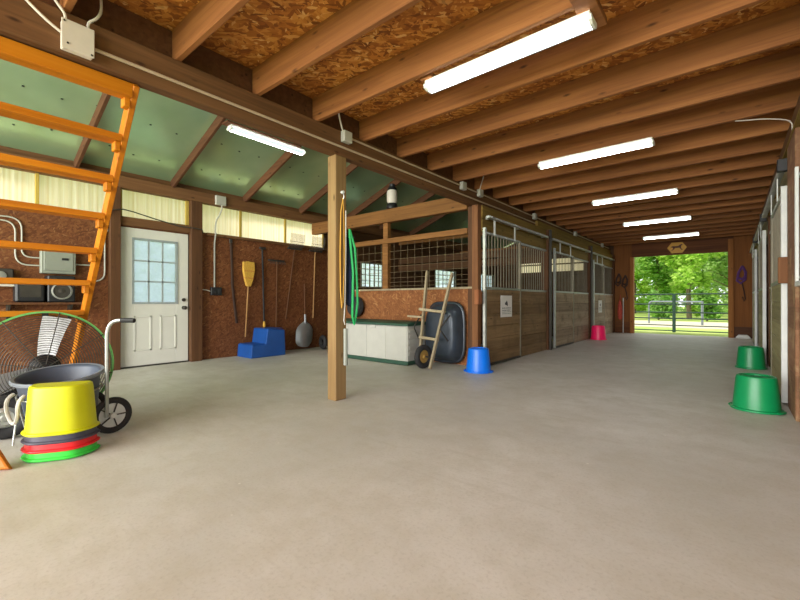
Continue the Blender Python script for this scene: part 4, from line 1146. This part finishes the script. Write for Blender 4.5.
# ================================================================== SIGNS
def stall_sign(y0, y1, z0, z1, x, label, n):
    s_ = thing('stall_sign', label, 'sign', (x, (y0+y1)/2, z0))
    MB().box(x, x+.004, y0, y1, z0, z1).build('plate', M['sign'], s_)
    w_, h_ = y1-y0, z1-z0
    HP = [(.36, .58), (.50, .55), (.60, .50), (.62, .56), (.60, .66), (.56, .74), (.52, .78), (.50, .74), (.42, .68), (.36, .66)]
    m = MB().prism([(y0+u*w_, z0+v*h_) for u, v in HP], x+.004, x+.0048, lambda u, v, q: (q, u, v)); m.build('horse_head', M['sign_ink'], s_)
    for r_, zz in enumerate((.40, .30, .22, .14)):
        m = MB(); u = .12; rr = random.Random(r_)
        while u < .86:
            l = rr.uniform(.05, .13); m.box(x+.004, x+.0046, y0+u*w_, y0+min(.9, u+l)*w_, z0+zz*h_, z0+(zz+.035)*h_); u += l+.04
        m.build('text_line', M['sign_ink'] if r_ < 2 else M['panel_grey'], s_)
stall_sign(5.98, 6.40, .74, 1.09, XD+.002, 'white notice with a dark horse head on the nearest left stall door', 1)
stall_sign(12.05, 12.42, .68, 1.02, XD+.002, 'white notice on the farthest left stall door', 2)
hs = thing('horse_sign', 'yellow six-sided sign with a running horse above the end opening', 'sign', (-1.26, YE, 2.42))
hexp = [(-.24, 0), (-.13, .155), (.13, .155), (.24, 0), (.13, -.155), (-.13, -.155)]
m = MB().prism([(-1.26+u, 2.565+v) for u, v in hexp], YE-.02, YE-.002, lambda u, v, q: (u, q, v)); m.build('board', M['sign_yellow'], hs, bevel=.003)
HRS = [(-.13, .02), (-.10, .045), (-.03, .04), (.03, .045), (.07, .075), (.10, .085), (.125, .06), (.10, .055), (.085, .02), (.09, -.02), (.12, -.06), (.105, -.07), (.07, -.03), (.05, -.005), (-.04, -.01), (-.06, -.04), (-.10, -.07), (-.115, -.06), (-.08, -.03), (-.085, .0), (-.11, .015), (-.14, -.01)]
m = MB().prism([(-1.26+u*1.15, 2.565+v*1.15) for u, v in HRS], YE-.024, YE-.02, lambda u, v, q: (u, q, v)); m.build('horse', M['sign_brown'], hs)

# ================================================================== TACK ON THE END WALL
def halter(name, label, x, z, m, sc_=1.0, lead=True):
    h = thing(name, label, 'halter', (x, YE-.03, z-.5))
    y = YE-.02
    MB().lathe([(.02, 0), (.02, .03), (.008, .035)], 10, (x, YE, z+.20*sc_), Matrix.Rotation(R(90), 4, 'X')).build('hook', M['dark_metal'], h)
    MB().tube([(x, y, z+.2*sc_), (x-.07*sc_, y-.01, z+.05*sc_), (x-.10*sc_, y-.02, z-.15*sc_), (x-.03*sc_, y-.02, z-.22*sc_), (x+.05*sc_, y-.02, z-.13*sc_), (x+.06*sc_, y-.01, z+.05*sc_), (x, y, z+.2*sc_)], .03*sc_, 6).build('headstall', M[m], h, smooth=True)
    MB().tube([(x-.09*sc_, y-.02, z-.08*sc_), (x, y-.05, z-.12*sc_), (x+.05*sc_, y-.02, z-.06*sc_)], .032*sc_, 6).build('noseband', M[m], h, smooth=True)
    if lead: MB().tube([(x-.01, y-.03, z-.2*sc_), (x+.03, y-.03, z-.4*sc_), (x+.06, y-.02, z-.6*sc_), (x+.03, y-.02, z-.66*sc_), (x+.0, y-.02, z-.55*sc_)], .015, 6).build('lead_strap', M['brown_strap'], h, smooth=True)
halter('halter', 'purple halter with brown strap on the right end wall', .20, 1.72, 'purple', 1.1)
halter('halter', 'dark brown halter nearest the stalls on the left end wall', -2.78, 1.68, 'brown_strap', .9, False)
halter('halter', 'dark brown halter nearest the opening on the left end wall', -2.60, 1.62, 'brown_strap', .9, True)
hb = thing('hay_net', 'faded red hay net hung on the left end wall', 'hay net', (-2.77, YE-.05, .5))
MB().lathe([(.02, .0), (.06, .05), (.075, .25), (.06, .45), (.03, .58), (.012, .62)], 12, (-2.74, YE-.085, .42)).build('net', M['red_cloth'], hb, smooth=True)
MB().tube([(-2.74, YE-.08, 1.03), (-2.74, YE-.02, 1.2)], .008, 6).build('cord', M['red_cloth'], hb)
pl = thing('white_pole', 'thin white pole leaning on the left end wall', 'pole', (-2.64, YE-.08, 0))
MB().tube([(-2.645, YE-.12, .01), (-2.655, YE-.045, 1.02)], .012, 8).build('shaft', M['white_paint'], pl, smooth=True)
MB().lathe([(.016, 0), (.018, .03), (.012, .1)], 8, (-2.655, YE-.045, 1.00)).build('cap', M['white_paint'], pl)
dp = thing('dustpan', 'white dustpan lying on the floor by the right end wall', 'dustpan', (.22, 14.0, 0))
m = MB().prism([(.06, .005), (.36, .005), (.36, .03), (.30, .10), (.12, .10), (.06, .03)], 13.95, 14.2, lambda u, v, q: (u, q, v)); m.build('pan', M['white_paint'], dp, bevel=.01)
struct('trim_end_right_kick', MB().box(.03, .41, YE-.02, YE, .0, .30), M['rafter'])

# ================================================================== OUTDOORS
gt = thing('farm_gate', 'grey-green tubular farm gate across the end opening', 'gate', (-1.3, 15.57, 0))
gx0, gx1, gy = -3.2, .55, 15.57
for z in (1.22, .90, .635, .44, .22, .05):
    MB().tube([(gx0, gy, z), (gx1, gy, z)], .021 if z > .3 else .017, 8).build('rail', M['gate'], gt, smooth=True)
for x in (gx0, gx1): MB().tube([(x, gy, 0), (x, gy, 1.24)], .022, 8).build('end_upright', M['gate'], gt, smooth=True)
MB().box(-1.50, -1.41, gy-.03, gy+.03, .0, 1.24).build('middle_brace', M['gate_dark'], gt, bevel=.01)
hr = thing('hitching_rail', 'grey pipe hitching rail standing beyond the farm gate', 'rail', (-2, 21.2, 0))
MB().tube([(-2.95, 21.4, -.02), (-2.95, 21.4, .80)] + arc((-2.95, 21.4, .82), (-2.95, 21.4, .98), (-2.8, 21.39, .98)) + [(-.99, 21.1, .97)], .035, 8).build('pipe', M['pipe'], hr, smooth=True)
MB().tube([(-.99, 21.1, -.02), (-.99, 21.1, 1.0)], .045, 8).build('leg', M['pipe'], hr, smooth=True)

def canopy(seed, n, rx, z0, z1, leaf, size, nb=26):
    q = random.Random(seed); m = MB()
    blobs = []
    for _ in range(nb):
        a = q.uniform(0, 6.283); rr = rx*.62*math.sqrt(q.random()); z = q.uniform(z0, z1); f = .55 + .45*math.sin(math.pi*min(1, max(0, (z-z0)/(z1-z0))))
        blobs.append((Vector((math.cos(a)*rr*f, math.sin(a)*rr*f, z)), q.uniform(.6, 1)*rx*.36))
    for i in range(n):
        c, r = blobs[q.randrange(len(blobs))]
        d = Vector((q.gauss(0, 1), q.gauss(0, 1), q.gauss(0, 1))).normalized()*r*(q.random()**.4)
        p = c + d; a = Vector((q.gauss(0, 1), q.gauss(0, 1), q.gauss(0, .6))).normalized(); b = a.orthogonal().normalized()
        s = size*q.uniform(.6, 1.3)
        m.add([p - a*s, p + b*s*.5 - a*s*.2, p + a*s, p - b*s*.5 + a*s*.1], [(0, 1, 2, 3)])
    return m
def tree(seed, h, rx, leaf, n, z0):
    q = random.Random(seed)
    t_ = thing('tree', '', 'tree', (0, 0, 0), group='trees beyond the farm gate')
    canopy(seed, n, rx, z0, h*.9, leaf, .16).build('foliage', leaf, t_)
    MB().tube([(0, 0, -.05), (q.uniform(-.1, .1), 0, h*.3), (q.uniform(-.3, .3), .1, h*.6), (q.uniform(-.3, .3), 0, h*.85)], [.14, .11, .07, .03], 8).build('trunk', M['bark'], t_, smooth=True)
    br = MB()
    for k in range(6):
        z = h*(.25+.08*k); a = q.uniform(0, 6.28); br.tube([(0, 0, z), (math.cos(a)*rx*.3, math.sin(a)*rx*.3, z+.5), (math.cos(a)*rx*.6, math.sin(a)*rx*.6, z+.9)], [.05, .035, .012], 5)
    br.build('branches', M['bark'], t_, smooth=True)
    return t_
A1 = tree(1, 7.5, 2.3, M['leaf1'], 6000, .5)
A2 = tree(2, 9.5, 2.3, M['leaf2'], 7000, .7)
A3 = tree(3, 6.5, 2.3, M['leaf3'], 5000, .8)
spots = [(A3, -6.4, 28.5, 'pale green tree at the left edge of the end opening, nearest row'), (A1, -2.0, 29.5, 'bright lime tree behind the yellow sign, nearest row of the wood'), (A2, 2.4, 29, 'mid-green tree right of the end opening, nearest row'),
         (A1, -8.6, 33, 'bright lime tree left of the opening, second row of the wood'), (A2, -4.2, 33.8, 'mid-green tree left of the middle, second row of the wood'), (A3, .2, 33.6, 'pale tree at the right edge of the opening, second row'),
         (A2, -10.6, 38.2, 'mid-green tree far left, third row of the wood'), (A1, -6.3, 38.2, 'bright lime tree at left, third row of the wood'), (A3, -1.9, 38.2, 'pale tree near the middle, third row of the wood'), (A1, 2.4, 38, 'bright lime tree at right, third row of the wood'),
         (A2, -8.4, 43, 'mid-green tree at left, deepest row of the wood'), (A2, -3.9, 43, 'mid-green tree in the middle, deepest row of the wood'), (A2, .4, 43, 'mid-green tree at right, deepest row of the wood')]
used = set()
for P_, x, y, lb in spots:
    o = P_ if P_.name not in used else dup(P_)
    used.add(P_.name); o.location = (x, y, -.03); o.rotation_euler = (0, 0, rnd.uniform(0, 6.28)); o['label'] = lb
# hedge line of shrubs under the trees
sb_ = thing('shrub', '', 'shrub', (0, 0, 0), group='shrubs along the wood edge')
canopy(9, 1500, 1.0, .3, 1.5, M['leaf4'], .13, 14).build('foliage', M['leaf4'], sb_)
MB().tube([(0, 0, -.05), (.05, 0, .5), (0, .05, 1.2)], [.05, .04, .02], 6).build('stem', M['bark'], sb_, smooth=True)
SP = [(-7.4, 25.6, 'green shrub at the far left of the wood edge'), (-5.2, 25.4, 'green shrub at the wood edge, left of the gate brace'), (-3.1, 25.8, 'green shrub at the wood edge, straight behind the gate brace'),
      (-1.0, 25.6, 'green shrub at the wood edge, behind the hitching rail leg'), (1.1, 25.4, 'green shrub at the far right of the wood edge')]
for i, (x, y, lb) in enumerate(SP):
    o = sb_ if i == 0 else dup(sb_)
    o.location = (x, y, -.03); o.rotation_euler = (0, 0, i*1.3); o['label'] = lb
q = random.Random(5); m = MB()
for i in range(9000):
    pz = Vector((q.uniform(-22, 10), q.uniform(46.5, 49), q.random()**1.3*7)); a = Vector((q.gauss(0, 1), q.gauss(0, 1), q.gauss(0, .6))).normalized(); b = a.orthogonal().normalized(); sz = q.uniform(.15, .34)
    m.add([pz - a*sz, pz + b*sz*.5, pz + a*sz, pz - b*sz*.5], [(0, 1, 2, 3)])
tag(m.build('woodland_foliage', M['leaf3']), 'soft green foliage filling the depth of the wood', 'foliage', kind='stuff')
# greenery outside the left wall, seen hazily through door and stall windows
WT = [(A2, -11.5, 1.0, 'tall tree outside, seen hazily through the door window'), (A1, -12.0, 12, 'lime tree outside, seen through the nearest stall window'),
      (A3, -12.5, 18, 'pale tree outside, seen through the middle stall window')]
for P_, x, y, lb in WT:
    o = dup(P_, (x, y, -.03), rnd.uniform(0, 6)); o['label'] = lb; o['group'] = 'trees outside the left wall'
